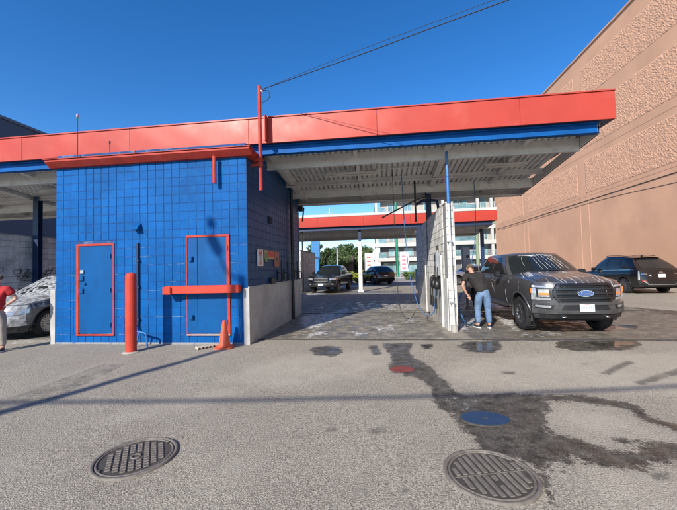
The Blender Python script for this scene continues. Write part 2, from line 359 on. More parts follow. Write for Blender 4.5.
foam = layer([
 (gp([(300,316),(330,312),(348,307),(352,312),(330,322),(312,330),(300,325)]), .15), (gp([(305,334),(325,331),(328,334),(312,337)]), .1),
 (gp([(355,305),(415,303),(424,306),(420,309),(375,310),(352,308)]), .03), (gp([(372,327),(392,324),(396,329),(380,332)]), .06),
 (gp([(352,332),(366,331),(366,334),(354,335)]), .05), (gp([(405,318),(414,316),(415,320),(407,322)]), .05),
 (gp([(457,322),(478,312),(480,318),(470,330),(458,331)]), .1), (gp([(485,302),(500,300),(516,318),(520,331),(505,326),(492,312)]), .2),
 (gp([(525,334),(560,331),(562,334),(530,337)]), .05),
 (gp([(455,404),(460,399),(462,405),(458,410)]), -.05),
 (gp([(5,340),(45,338),(48,341),(10,344)]), .02),
 (gp([(300,294),(325,291),(327,294),(305,297)]), .1)])
pud = layer([(gp([(466,342),(494,342),(496,346),(488,350),(474,350),(464,346)]), .3), (gp([(585,342),(636,340.5),(636,343),(620,347),(596,347.5)]), .3), (gp([(600,325),(640,324),(640,329),(604,330)]), .1), (gp([(520,334),(548,333),(545,337),(522,338)]), .1)])
me = bpy.data.meshes.new('asphalt_ground'); nX, nY = len(gx), len(gy)
hz = np.zeros(len(P)); nn = near
hz[nn] = .006*np.sin(PN[:, 0]*1.7+1)*np.sin(PN[:, 1]*1.3)+.004*np.sin(PN[:, 0]*4.1+PN[:, 1]*2.3)-.006
hz[~nn] = -.006
co = np.concatenate([P, hz[:, None]], 1).astype(np.float32)
ii, jj = np.meshgrid(np.arange(nX-1), np.arange(nY-1)); a = (jj*nX+ii).ravel(); q = np.stack([a, a+1, a+nX+1, a+nX], 1)
me.vertices.add(len(co)); me.vertices.foreach_set('co', co.ravel()); me.loops.add(q.size); me.polygons.add(len(q))
me.loops.foreach_set('vertex_index', q.ravel().astype(np.int32)); me.polygons.foreach_set('loop_start', np.arange(0, q.size, 4, dtype=np.int32)); me.polygons.foreach_set('loop_total', np.full(len(q), 4, np.int32))
me.update(calc_edges=True)
for nm, arr in (('wet', wet), ('dark', dark), ('pale', pale), ('foam', foam), ('pud', pud)):
    at_ = me.attributes.new(nm, 'FLOAT', 'POINT'); at_.data.foreach_set('value', arr.astype(np.float32))
me.validate()
ground = bpy.data.objects.new('asphalt_ground', me); COL.objects.link(ground); ground['kind'] = 'structure'
def ground_mat():
    M = bpy.data.materials.new('asphalt_and_slab'); M.use_nodes = True; n = M.node_tree; L = n.links; b = n.nodes['Principled BSDF']
    def N(t, **k):
        x = n.nodes.new(t)
        for a, v in k.items(): setattr(x, a, v)
        return x
    pos = N('ShaderNodeNewGeometry').outputs['Position']
    def noise(s, d=4., r=.6):
        q = N('ShaderNodeTexNoise'); q.inputs['Scale'].default_value = s; q.inputs['Detail'].default_value = d; q.inputs['Roughness'].default_value = r; L.new(pos, q.inputs['Vector']); return q.outputs['Fac']
    def mr(f, a, z, lo, hi):
        x = N('ShaderNodeMapRange'); L.new(f, x.inputs[0])
        for i, v in enumerate((a, z, lo, hi)): x.inputs[i+1].default_value = v
        return x.outputs[0]
    def math_(op, a_, b_):
        x = N('ShaderNodeMath', operation=op)
        for i, v in enumerate((a_, b_)):
            if isinstance(v, (int, float)): x.inputs[i].default_value = v
            else: L.new(v, x.inputs[i])
        return x.outputs[0]
    def mix(f, a_, b_):
        x = N('ShaderNodeMix', data_type='RGBA')
        if isinstance(f, float): x.inputs[0].default_value = f
        else: L.new(f, x.inputs[0])
        for i, v in ((6, a_), (7, b_)):
            if isinstance(v, tuple): x.inputs[i].default_value = (*v, 1)
            else: L.new(v, x.inputs[i])
        return x.outputs[2]
    def attr(nm): return N('ShaderNodeAttribute', attribute_name=nm).outputs['Fac']
    fine = noise(78, 3, .7); grit = N('ShaderNodeTexVoronoi'); grit.inputs['Scale'].default_value = 95; L.new(pos, grit.inputs['Vector'])
    big = noise(.45, 6, .6); mid = noise(2.6, 6, .65)
    col = mix(mr(fine, .38, .62, 0, 1), (.145, .128, .098), (.50, .455, .36))
    col = mix(math_('MULTIPLY', mr(grit.outputs['Distance'], .0, .28, 1, 0), mr(grit.outputs['Color'], .66, .72, 0, .8)), col, (.70, .64, .53))
    col = mix(math_('MULTIPLY', mr(grit.outputs['Distance'], .0, .35, 1, 0), mr(grit.outputs['Color'], .26, .2, 0, .9)), col, (.045, .042, .038))
    col = mix(mr(noise(1.3, 7, .7), .54, .68, 0, .35), col, (.50, .455, .365)); col = mix(mr(noise(.9, 8, .75), .56, .72, 0, .35), col, (.15, .135, .11)); col = mix(mr(big, .35, .65, .2, 0), col, (.17, .122, .108)); col = mix(mr(mid, .5, .75, 0, .25), col, (.11, .10, .09))
    wob = math_('ADD', math_('MULTIPLY', math_('SUBTRACT', noise(3.2, 9, .74), .5), .52), math_('MULTIPLY', math_('SUBTRACT', noise(34, 4, .7), .5), .20))
    pl = mr(math_('ADD', attr('pale'), math_('MULTIPLY', wob, 2.)), -.2, .3, 0, .5); col = mix(pl, col, (.48, .435, .345))
    # slab of the wash bays: browner concrete beyond the joint
    sx = N('ShaderNodeSeparateXYZ'); L.new(pos, sx.inputs[0])
    slab = math_('MULTIPLY', mr(sx.outputs['Y'], 7.80, 7.81, 0, 1), mr(sx.outputs['Y'], 27, 27.02, 1, 0)); slab = math_('MULTIPLY', slab, mr(sx.outputs['X'], 8.6, 8.62, 1, 0))
    sc = mix(mr(mid, .3, .7, 0, 1), (.20, .18, .145), (.40, .36, .29)); sc = mix(mr(fine, .3, .7, 0, .5), sc, (.15, .13, .10)); col = mix(slab, col, sc)
    dk = mr(math_('ADD', attr('dark'), math_('MULTIPLY', wob, .35)), -.02, .03, 0, .72); col = mix(dk, col, (.065, .06, .053))
    wt = mr(math_('ADD', attr('wet'), wob), -.02, .02, 0, 1)
    wob2 = 0; wc = N('ShaderNodeVectorMath', operation='SCALE'); L.new(col, wc.inputs[0]); sm = N('ShaderNodeMix'); L.new(slab, sm.inputs[0]); L.new(mr(noise(6, 9, .8), .38, .64, .10, .44), sm.inputs[2]); L.new(mr(noise(3, 9, .75), .35, .65, .38, .76), sm.inputs[3]); L.new(sm.outputs[0], wc.inputs['Scale']); col = mix(wt, col, wc.outputs[0]); col = mix(math_('MULTIPLY', wt, math_('MULTIPLY', mr(grit.outputs['Distance'], .0, .3, 1, 0), mr(grit.outputs['Color'], .80, .84, 0, .8))), col, (.42, .39, .33))
    fm = math_('MULTIPLY', mr(math_('ADD', attr('foam'), math_('MULTIPLY', math_('SUBTRACT', noise(6, 8, .78), .54), 1.9)), .0, .05, 0, 1), .8); col = mix(fm, col, (.62, .62, .61))
    L.new(col, b.inputs['Base Color'])
    wr = mr(noise(3.5, 6, .65), .40, .6, .22, .75); rg = N('ShaderNodeMix'); L.new(wt, rg.inputs[0]); rg.inputs[2].default_value = .88; pd = mr(math_('ADD', attr('pud'), math_('MULTIPLY', wob, 1.1)), -.01, .04, 0, 1); r2 = N('ShaderNodeMix'); L.new(pd, r2.inputs[0]); L.new(wr, r2.inputs[2]); r2.inputs[3].default_value = .04; L.new(r2.outputs[0], rg.inputs[3]); L.new(rg.outputs[0], b.inputs['Roughness'])
    bp = N('ShaderNodeBump'); bp.inputs['Distance'].default_value = .006
    L.new(math_('MULTIPLY', mr(wt, 0, 1, .9, .35), mr(pd, 0, 1, 1, .02)), bp.inputs['Strength']); L.new(math_('ADD', fine, math_('MULTIPLY', grit.outputs['Distance'], .7)), bp.inputs['Height']); L.new(bp.outputs[0], b.inputs['Normal'])
    b.inputs['Specular IOR Level'].default_value = .35
    return M
me.materials.append(ground_mat())
# slab joint strips
def strip(x0, x1, y0, y1, name, m_, label=None):
    b = MB(); b.box(x0, x1, y0, y1, -.02, .006); o = b.build(name, m_, None, True, kind='structure'); return o
JD = mat('joint_sealant', (.05, .045, .04), .9, var=.3, vs=9); 
strip(-2.9, 8.5, 7.79, 7.83, 'slab_joint', JD); strip(-12, -7.9, 7.79, 7.83, 'slab_joint', JD); strip(-2.9, 1.6, 12.3, 12.33, 'slab_joint', JD)
strip(2.1, 8.5, 12.3, 12.33, 'slab_joint', JD)
# kerb islands between the two rows of bays
for x0, x1, y0, y1 in ((-7.4, -4.5, 20.0, 20.5),):
    b = MB(); b.box(x0, x1, y0, y1, -.02, .13, .02); b.build('kerb', CONC, None, True, kind='structure')
# far road and far pavement
b = MB(); b.box(-60, 15.5, 35, 46, -.02, .004); b.build('far_road', mat('road_asphalt', (.24, .23, .22), .9, var=.15, vs=.6), None, True, kind='structure')
b = MB(); b.box(-60, 40, 46.01, 60, -.02, .12); b.build('far_pavement', CONC, None, True, kind='structure')
b = MB(); b.box(-60, 15.5, 34.2, 34.99, -.02, .10, .02); b.build('kerb', CONC, None, True, kind='structure')

# ------------------------------------------------------------------ wash canopies
def canopy(label, x0, x1, y0, y1, zf0, zf1, seams, beams, slope, cross, redm, cols, lights, fulldetail=True, beammat=BEAM):
    t = thing('wash_bay_canopy', label, 'canopy', (lerp(x0, x1, .5), lerp(y0, y1, .5), 0))
    dk = lambda y: zf0+.02-slope*(y-y0)
    ed = [x0]+[s for s in seams if x0 < s < x1]+[x1]
    for a, b_ in zip(ed[:-1], ed[1:]):
        b = MB(); b.box(a+.002, b_-.002, y0-.024, y0+.01, zf0, zf1, .004); ph = a*1.7
        b.surf(lambda u, v: (lerp(a+.006, b_-.006, u), y0-.0255-.004*(1+math.sin(u*(b_-a)*5.2+ph+v*1.1)*math.sin(v*3.1+ph+u*2))*math.sin(PI*v)**.6*min(1, 14*u, 14*(1-u)), lerp(zf0+.005, zf1-.005, v)), 40, 10); b.build('fascia_panel', redm, t, True)
        for q in range(int((b_-a)/.6)): pass
    b = MB(); b.box(x1-.04, x1, y0+.012, y1, zf0+.01, zf1-.05); b.build('side_fascia', redm, t, True)
    b = MB(); b.box(x0, x1, y0-.05, y0+.06, zf1+.002, zf1+(.03 if fulldetail else .17)); b.build('coping', redm if fulldetail else AWHITE, t, True)
    b = MB(); b.box(x0, x1-.25, y0+.03, y0+.5, zf0-.002, zf0+.006); b.build('fascia_return', NAVY, t, True)
    b = MB(); b.box(x1-.262, x1-.042, y0+.012, y1, zf0-.004, zf0+.003); b.build('side_return', NAVY, t, True)
    # front beam: I section painted blue
    b = MB(); yb = y0+.16; b.box(x0, x1-.28, yb, yb+.02, zf0-.215, zf0-.01); b.box(x0, x1-.28, yb-.07, yb+.09, zf0-.235, zf0-.216); b.box(x0, x1-.28, yb-.07, yb-.001, zf0-.03, zf0-.008); b.build('front_beam', beammat, t, True)
    b = MB(); b.face_add([(x1-.28, yb+.02, zf0-.235), (x1-.28, y1, dk(y1)-.262), (x1-.28, y1, dk(y1)), (x1-.28, yb+.02, zf0-.01),
        (x1-.262, yb+.02, zf0-.235), (x1-.262, y1, dk(y1)-.262), (x1-.22, y1, dk(y1)), (x1-.22, yb+.02, zf0-.01)], [(0, 1, 2, 3), (4, 5, 6, 7), (0, 1, 5, 4), (3, 2, 6, 7), (0, 3, 7, 4), (1, 2, 6, 5)]); b.build('side_beam', BEAMG, t, True)
    b = MB(); V = [(x, y, z) for x in (x1-.261, x1-.235) for y, z in ((yb+.02, zf0-.24), (y1, dk(y1)-.267), (y1, dk(y1)), (yb+.02, zf0-.01))]; b.face_add(V, [(0, 1, 2, 3), (4, 5, 6, 7), (0, 1, 5, 4), (3, 2, 6, 7), (0, 3, 7, 4), (1, 2, 6, 5)]); b.build('side_edge', NAVY, t, True)
    # ribbed deck, ribs running to the back
    b = MB(); p = .15; n = int((x1-.3-x0)/p); yy0, yy1 = y0+.18, y1
    prof = []
    for i in range(n):
        x = x0+i*p; prof += [(x, 0), (x+.10, 0), (x+.106, .07), (x+.145, .07)]
    V = [(x, y, dk(y)+h) for y in (yy0, yy1) for x, h in prof]; k = len(prof)
    b.face_add(V, [(i, i+1, k+i+1, k+i) for i in range(k-1)]); b.face_add([(x0, yy0, dk(yy0)+.08), (x1-.3, yy0, dk(yy0)+.08), (x1-.3, yy1, dk(yy1)+.08), (x0, yy1, dk(yy1)+.08)], [(0, 1, 2, 3)])
    b.build('ribbed_deck', DECK, t, True)
    b = MB(); b.box(x0, x1-.02, y0+.02, y1+.02, zf1-.12, zf1-.08); b.build('roof_sheet', mat('roof_membrane', (.3, .3, .3), .9), t, True)
    for (by, bh, bw) in beams:
        b = MB(); z = dk(by)-.004; b.box(x0, x1-.3, by-.012, by+.012, z-bh, z); b.box(x0, x1-.3, by-bw/2, by+bw/2, z-bh-.02, z-bh-.001); b.build('roof_beam', BEAMG, t, True)
    b = MB(); b.box(x0, x1-.3, y1-.05, y1+.06, dk(y1)-.26, dk(y1)+.1); b.box(x0, x1-.3, y1-.3, y1-.051, dk(y1)-.262, dk(y1)-.24); b.build('rear_gutter', BEAMG, t, True)
    for cx, cw in cross:
        b = MB(); ya, yb_ = y0+.2, y1-.06
        V = []
        for y in (ya, yb_):
            for x in (cx-cw/2, cx+cw/2):
                for dz in (-.13, -.008): V.append((x, y, dk(y)+dz))
        b.face_add(V, [(0, 2, 6, 4), (1, 3, 7, 5), (0, 4, 5, 1), (2, 3, 7, 6), (0, 1, 3, 2), (4, 6, 7, 5)]); b.build('cross_beam', BEAMG, t, True)
    for cx, cy, r, zt, m_ in cols:
        b = MB(); b.box(cx-r, cx+r, cy-r*.9, cy-r*.9+.02, 0, zt); b.box(cx-r, cx+r, cy+r*.9-.02, cy+r*.9, 0, zt); b.box(cx-.012, cx+.012, cy-r*.9+.021, cy+r*.9-.021, 0, zt)
        b.box(cx-r*1.5, cx+r*1.5, cy-r*1.4, cy+r*1.4, -.01, .02); b.build('column', m_, t, True)
    for lx, ly, ll in lights:
        z = dk(ly)-.16; b = MB(); b.box(lx-ll/2, lx+ll/2, ly-.08, ly+.08, z-.04, z+.03, .01); b.box(lx-.02, lx+.02, ly-.02, ly+.02, z+.031, z+.16); f = b.build('light_fixture', BEAMG, t, True)
        b = MB(); b.box(lx-ll/2+.03, lx+ll/2-.03, ly-.06, ly+.06, z-.075, z-.041, .012); d = b.build('diffuser', TUBEL, f); d.location = (-root_loc(f))
    return t, dk
c1, dk1 = canopy('long canopy with a coral red fascia and blue beam over the near wash bays', -21.0, 5.17, 8.0, 12.55, 4.72, 5.34,
    [-18.9, -15.75, -12.6, -9.45, -6.3, -3.12, .02, 3.2], [(8.85, .31, .10), (10.7, .14, .14), (11.5, .28, .1)], .11, [(-2.75, .12), (-.55, .10), (1.75, .16), (3.6, .10), (-7.9, .16), (-10.1, .12), (-12.3, .2), (-14.5, .12)],
    CORAL, [(1.74, 12.25, .09, 4.3, NAVY), (-12.0, 10.7, .10, 4.4, NAVY), (-16.8, 10.7, .13, 4.4, NAVY)], [(-.75, 9.85, 1.5), (-.75, 11.7, 1.4), (3.5, 9.85, 1.1), (-10.2, 9.85, 1.5), (-10.2, 11.7, 1.5)])
c2, dk2 = canopy('second canopy with a red fascia beyond the near bays, held on a white clad post', -16.0, 7.3, 22.2, 26.6, 4.33, 4.98,
    [-13, -10, -7, -4, -1, 2, 5], [(23.4, .26, .12), (24.9, .26, .14)], .08, [(-5.2, .16), (-1.3, .2), (2.5, .16)], REDF, [], [(-3.3, 24, 1.5), (.6, 24, 1.5)], False, NAVY)
b = MB(); b.box(-1.38, -1.2, 22.5, 22.7, 3.32, 4.36); b.build('column', NAVY, c2, True)
b = MB(); b.box(-1.43, -1.17, 22.46, 22.76, 0, 3.3, .02); b.box(-1.5, -1.1, 22.4, 22.82, 0, .12, .01); b.build('column_cladding', WHITE, c2, True)
for x_ in (-11.5, 7.0):
    b = MB(); b.box(x_-.1, x_+.1, 24.4, 24.6, 0, 4.1); b.build('column', NAVY, c2, True)
# surface wiring under the near canopy: conduits, hose booms
def wire(name, pts, r, m_, label=None, cat=None, parent=None, n=6, sm=6, **kw):
    P_ = [Vector(p) for p in pts]; out = []
    if len(P_) > 2:
        for i in range(len(P_)-1):
            p0, p1, p2, p3 = P_[max(i-1, 0)], P_[i], P_[i+1], P_[min(i+2, len(P_)-1)]
            for k in range(sm):
                t = k/sm; out.append(.5*((2*p1)+(p2-p0)*t+(2*p0-5*p1+4*p2-p3)*t*t+(3*p1-p0-3*p2+p3)*t**3))
        out.append(P_[-1])
    else: out = P_
    b = MB(); b.tube(out, r, n); o = b.build(name, m_, parent, True, **kw)
    if label: tag(o, label, cat)
    return o
wire('conduit', [(-2.4, 9.9, 4.42), (-1, 9.9, 4.42), (.2, 9.9, 4.46), (1.4, 9.9, 4.46)], .018, BEAMG, parent=c1)
wire('conduit', [(-2.5, 11.3, 4.2), (-2.4, 11.3, 3.95)], .02, BEAMG, parent=c1)

# ------------------------------------------------------------------ equipment building between the bays
BX0, BX1, BY0, BY1, BZ = -7.74, -2.94, 7.35, 12.4, 4.22
bld = thing('wash_equipment_building', 'bright blue painted block building with two doors, between the wash bays', 'building', ((BX0+BX1)/2, BY0, 0))
b = MB(); b.box(BX0+.012, BX1-.012, BY0+.004, BY1-.012, -.02, BZ+.3); b.build('mortar_wall', BLUEM, bld, True)
BW, BH = .40, .2
d1 = (AT(77.3, 244.5, BY0), AT(114.8, 337, BY0)); d2 = (AT(186.8, 235.8, BY0), AT(231, 337, BY0))
def rel(v): return v.x-BX0
H1 = (rel(d1[0]), rel(d1[1]), .215, d1[0].z-.02); H2 = (rel(d2[0]), rel(d2[1]), .215, d2[0].z-.02)
bm = block_mesh('block', BW, BH, .008, BLUE)
block_wall(bld, (BX0, BY0+.003, .02), 0, 12, 21, BW, BH, bm, [H1, H2], 300, rest_mat=BLUE)
bm2 = block_mesh('side_block', BW, BH, .009, BLUE_SHADE)
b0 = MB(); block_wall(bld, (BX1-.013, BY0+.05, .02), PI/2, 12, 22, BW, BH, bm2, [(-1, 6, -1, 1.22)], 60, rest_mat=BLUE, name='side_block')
b = MB(); b.box(BX1-.012, BX1-.001, BY0+.0, BY0+.046, 1.24, BZ); b.build('corner_block', BLUE_SHADE, bld, True)
for j in range(1, 21):
    b = MB(); z = .02+j*BH; xs_ = [BX0+.01]+([BX0+H1[0]-.0, BX0+H1[1]] if H1[2] < z < H1[3] else [])+([BX0+H2[0], BX0+H2[1]] if H2[2] < z < H2[3] else [])+[BX1-.012]
    for a_, c_ in zip(xs_[::2], xs_[1::2]): b = MB(); b.box(a_, c_, BY0-.0035, BY0+.003, z-.0045, z+.0045); b.build('bed_joint', BEDJ if z < 2.3 else BEDU, bld, True)
b = MB(); b.box(BX0, BX1-.1, BY0-.012, BY0-.001, -.02, .035); b.build('worn_base_edge', mat('worn_base', (.24, .25, .26), .9, dirt=(.01, .06, .2), da=1., ds=5), bld, True)
# doors
def door(c0, c1_, names, split=None):
    x0, x1, z0, z1 = c0.x, c1_.x, .2, c0.z; fw = .05; fl = .018 if split else .06; fr2 = .07 if split else .028
    b = MB(); b.box(x0, x0+fl, BY0-.03, BY0+.02, z0, z1); b.box(x1-fr2, x1, BY0-.03, BY0+.02, z0, z1); b.box(x0, x1, BY0-.032, BY0+.02, z1-fw, z1-.0005); b.build('door_frame', CORAL2, bld, True)
    b = MB()
    if split: b.box(x0+fl+.003, split-.004, BY0-.018, BY0+.01, z0+.05, z1-fw-.006, .004); b.box(split+.004, x1-fr2-.003, BY0-.018, BY0+.01, z0+.05, z1-fw-.006, .004)
    else: b.box(x0+fl+.004, x1-fr2-.004, BY0-.018, BY0+.01, z0+.05, z1-fw-.006, .004)
    d = b.build('door', BLUEP, bld, True)
    b = MB(); b.box(x0, x1, BY0-.04, BY0+.02, z0-.012, z0+.025, .005); b.build('door_sill', mat('worn_sill', (.3, .27, .27), .8, dirt=(.4, .05, .04), da=.8, ds=8) if split else CORAL2, bld, True)
    return d
dA = door(*d1, 'a'); dB = door(*d2, 'b', AT(198, 285, BY0).x)
def onwall(px, py, Y=BY0): return AT(px, py, Y)
def child_world(b, name, m_, parent): return b.build(name, m_, parent, True)
for px, py, s, m_ in ((83.2, 271.8, .045, STEEL), (82.3, 278.5, .06, BLUEP), (85.7, 284, .03, BLUEP), (82.2, 291, .06, BLUEP)):
    p = onwall(px, py); b = MB(); b.box(p.x-s, p.x+s, BY0-.05, BY0-.019, p.z-s, p.z+s, .01); child_world(b, 'lock', m_, dA)
for py in (256, 290, 325):
    p = onwall(113, py); b = MB(); b.tube([(p.x-.04, BY0-.03, p.z-.05), (p.x-.04, BY0-.03, p.z+.05)], .012, 8); child_world(b, 'hinge', BLUEP, dA)
for px, py in ((191.8, 259), (192.8, 317)):
    p = onwall(px, py); b = MB(); b.box(p.x-.05, p.x+.05, BY0-.06, BY0-.019, p.z-.06, p.z+.06, .012); b.tube([(p.x+.03, BY0-.075, p.z-.05), (p.x+.03, BY0-.075, p.z+.05)], .012, 6); child_world(b, 'lock', BLUEP, dB)
for py in (248, 322):
    p = onwall(228, py); b = MB(); b.tube([(p.x, BY0-.035, p.z-.05), (p.x, BY0-.035, p.z+.05)], .012, 8); child_world(b, 'hinge', CORAL2, dB)
# barrier beam across the double door
pL, pR = AT(166.3, 290, 7.16), AT(239.3, 288.3, 7.16)
b = MB(); b.box(pL.x, pR.x, 7.1, 7.22, pL.z-.085, pL.z+.085, .005); bar = child_world(b, 'door_barrier_beam', ORANGE, bld)
b = MB(); b.box(pL.x-.03, pL.x+.16, 7.05, 7.30, pL.z-.1, pL.z+.07, .012); b.box(pL.x+.02, pL.x+.1, 7.3, 7.36, pL.z-.06, pL.z+.06); child_world(b, 'bracket', ORANGE, bar)
b = MB(); b.box(pR.x-.06, pR.x-.02, 7.221, 7.36, pL.z-.06, pL.z+.06); child_world(b, 'bracket', ORANGE, bar)
# roof edge trim with gutter profile
prof = [(7.36, 4.20), (7.26, 4.20), (7.20, 4.25), (7.13, 4.31), (7.13, 4.345), (7.16, 4.345), (7.36, 4.36)]
b = MB(); b.prism([(y, z) for y, z in prof], BX0-.10, BX1+.16, 'x'); b.box(BX0-.14, BX1+.18, 7.11, 7.40, 4.361, 4.375); b.build('roof_trim', CORAL2, bld, True)
b = MB(); b.prism([(BX1+.0, 4.20), (BX1+.06, 4.20), (BX1+.12, 4.25), (BX1+.18, 4.31), (BX1+.18, 4.345), (BX1, 4.36)], 7.41, 7.93, 'y'); b.build('roof_trim', CORAL2, bld, True)
b = MB()
for i in range(16): b.box(BX0+.2+i*.3, BX0+.24+i*.3, 7.2, 7.27, 4.376, 4.39)
b.build('trim_clips', NAVY, bld, True)
b = MB(); b.box(BX0-.02, BX1+.02, 7.42, 7.9, BZ+.12, BZ+.16); b.build('roof_flashing', CORAL2, bld, True)
# corner guards
b = MB(); b.box(BX0-.13, BX0-.002, 7.33, 7.352, -.02, AT(50, 290, 7.35).z); b.box(BX0-.13, BX0-.11, 7.353, 12.4, -.02, 1.22); b.build('corner_guard', PANEL, bld, True)
zt = 1.235
for i, (y0, y1) in enumerate(((7.34, 8.55), (8.56, 9.78), (9.79, 11.0), (11.01, 12.4))):
    b = MB(); b.box(BX1+.012, BX1+.032, y0, y1-.006, -.01, zt, .004); b.build('splash_panel', PANEL, bld, True)
b = MB(); b.box(BX1-.10, BX1+.036, 7.318, 7.334, -.02, zt+.01, .003); b.build('corner_guard', PANEL, bld, True)
b = MB(); b.box(BX1+.0, BX1+.034, 7.336, 12.4, zt+.002, zt+.03, .004); b.build('panel_cap', PANEL, bld, True)
# pipes, vents, mast
def pipe(name, pts, r, m_, parent=bld): b = MB(); b.tube(pts, r, 10); return b.build(name, m_, parent, True)
pa = onwall(138.8, 243); pb = onwall(138.8, 326); pipe('conduit', [(pa.x, BY0-.04, pb.z), (pa.x, BY0-.04, pa.z)], .028, NAVY)
pipe('conduit', [(pa.x-.035, BY0-.05, .2), (pa.x-.035, BY0-.05, 1.35)], .014, NAVY)
for z in (.55, 1.3, 1.9): b = MB(); b.box(pa.x-.06, pa.x+.05, BY0-.075, BY0-.011, z, z+.03); b.build('pipe_strap', NAVY, bld, True)
wire('bent_pipe', [(pa.x-.02, 7.28, .42), (pa.x+.05, 7.1, .36), (pa.x+.36, 7.05, .30), (pa.x+.40, 7.05, .25)], .025, mat('worn_blue_pipe', (.02, .12, .35), .5), parent=bld)
pipe('pipe_leg', [(pa.x+.22, 7.07, .33), (pa.x+.14, 7.05, 0)], .018, MATS['worn_blue_pipe']); pipe('pipe_leg', [(pa.x+.40, 7.05, .28), (pa.x+.42, 7.05, 0)], .018, MATS['worn_blue_pipe'])
p = onwall(138.5, 226.5); b = MB(); b.prism([(7.34, p.z+.08), (7.34, p.z-.08), (7.19, p.z-.08), (7.22, p.z-.03)], p.x-.08, p.x+.08, 'x'); b.build('vent_hood', BLUEP, bld, True)
pt, pb = AT(214.2, 157, 7.2), AT(214.2, 183, 7.2); pipe('overflow_pipe', [(pt.x, 7.2, pb.z), (pt.x, 7.2, 4.2)], .045, CORAL2)
pt, pb = AT(254.5, 89, 7.45), AT(256.2, 189, 7.45)
mast = pipe('service_mast', [(BX1+.24, 7.62, pb.z), (BX1+.24, 7.62, pt.z+.15)], .045, CORAL2)
b = MB(); b.box(BX1+.0, BX1+.3, 7.6, 7.64, 4.05, 4.10); b.box(BX1+.10, BX1+.3, 7.58, 7.66, 4.16, 4.2); child_world(b, 'mast_bracket', CORAL2, mast)
b = MB(); b.box(BX1+.27, BX1+.31, 7.85, 7.965, 4.74, 5.36); b.build('mast_strut', CORAL2, bld, True)
MT = Vector((BX1+.24, 7.62, pt.z+.05))
b = MB(); b.tube([(MT.x, MT.y, MT.z-.0), (MT.x+.08, MT.y, MT.z-.02)], .03, 8); child_world(b, 'insulator', SIGNW, mast)
pt = AT(77.5, 118, 7.3); a_ = pipe('antenna', [(pt.x, 7.3, 4.37), (pt.x, 7.3, pt.z)], .012, CORAL2)
b = MB(); b.lathe([(0, 0), (.02, .01), (.028, .05), (.02, .09), (0, .10)], (pt.x, 7.3, pt.z)); child_world(b, 'antenna_head', GREYPOLE, a_)
pt = AT(135, 148, 7.3); pipe('vent_pipe', [(pt.x, 7.3, 4.37), (pt.x, 7.3, pt.z-.07)], .022, CORAL2)
# side wall fittings
def sidebox(px, py0, py1, px1, name, m_, d=.012, off=.013):
    def AX(x, y):
        v = ray(x, y); k = (BX1+off)/v.x; return Vector((BX1+off, v.y*k, CH+v.z*k))
    a, c = AX(px, py0), AX(px1, py1); b = MB(); b.box(BX1+off, BX1+off+d, a.y, c.y, min(c.z, a.z), max(a.z, c.z), .003); o = b.build(name, m_, bld, True); return o, a, c
s1, a, c = sidebox(257, 249, 266, 263, 'instruction_sign', SIGNW)
cy, cz = (a.y+c.y)/2, (a.z+c.z)/2; hh = abs(a.z-c.z)
for i, (dz, tx, sz, mm) in enumerate(((.36, 'STOP', .12, SIGNR), (.22, 'NO', .13, SIGNR), (-.0, 'II', .3, BLACK), (-.34, 'OK', .13, SIGNR))):
    text_obj(tx, sz, mm, 'lettering', s1, (0, 0, 0), (PI/2, 0, PI/2), .002).location = Vector((BX1+.0262, cy, cz+dz*hh))-root_loc(s1)
s2, a, c = sidebox(264.2, 250, 259.4, 273.5, 'colour_sign', SIGNY, .010)
L_ = c.y-a.y; b = MB(); b.box(BX1+.0231, BX1+.025, a.y+L_*.3, c.y-.02, a.z-.17, a.z-.02); child_world(b, 'print_field', SIGNR, s2)
b = MB(); b.box(BX1+.0231, BX1+.025, a.y+.02, c.y-L_*.72, a.z-.3, a.z-.05); child_world(b, 'print_field', SIGNG, s2)
s3, a, c = sidebox(274, 251.5, 266.5, 279, 'orange_sign', SIGNO)
b = MB(); cy, cz = (a.y+c.y)/2, (a.z+c.z)/2; b.box(BX1+.0252, BX1+.027, cy-.08, cy+.08, cz-.05, cz+.05); child_world(b, 'print_field', BLACK, s3)
sidebox(269.6, 278, 283.5, 273.5, 'outlet_box', BLACK, .06)
o_, a, c = sidebox(268.5, 216, 224.5, 272.5, 'wall_vent', DARK, .01)
for i in range(3): b = MB(); yy = lerp(a.y, c.y, (i+.5)/3); b.box(BX1+.0235, BX1+.03, yy-.01, yy+.01, c.z+.01, a.z-.01); child_world(b, 'vent_slat', NAVY, o_)
pipe('downpipe', [(BX1+.09, 10.95, 0.0), (BX1+.09, 10.95, 4.15)], .05, BLACK)
for yy in (9.6, 10.25, 11.5, 12.05):
    b = MB(); b.box(BX1+.013, BX1+.03, yy-.06, yy+.06, 1.32, 1.62, .004); b.tube([(BX1+.03, yy, 1.55), (BX1+.14, yy, 1.5), (BX1+.14, yy, 1.3), (BX1+.05, yy, 1.27)], .014, 6); b.tube([(BX1+.10, yy+.03, 1.9), (BX1+.10, yy+.03, 1.27)], .015, 6); b.build('wand_holder', BLACK, bld, True)
b = MB(); b.box(BX1+.0, BX1+.15, 12.3, 12.42, 3.75, 3.95, .02); b.tube([(BX1+.02, 12.45, 4.0), (BX1+.16, 12.5, 3.9), (BX1+.1, 12.5, 3.4)], .03, 8); b.build('rear_pipe', BLACK, bld, True)
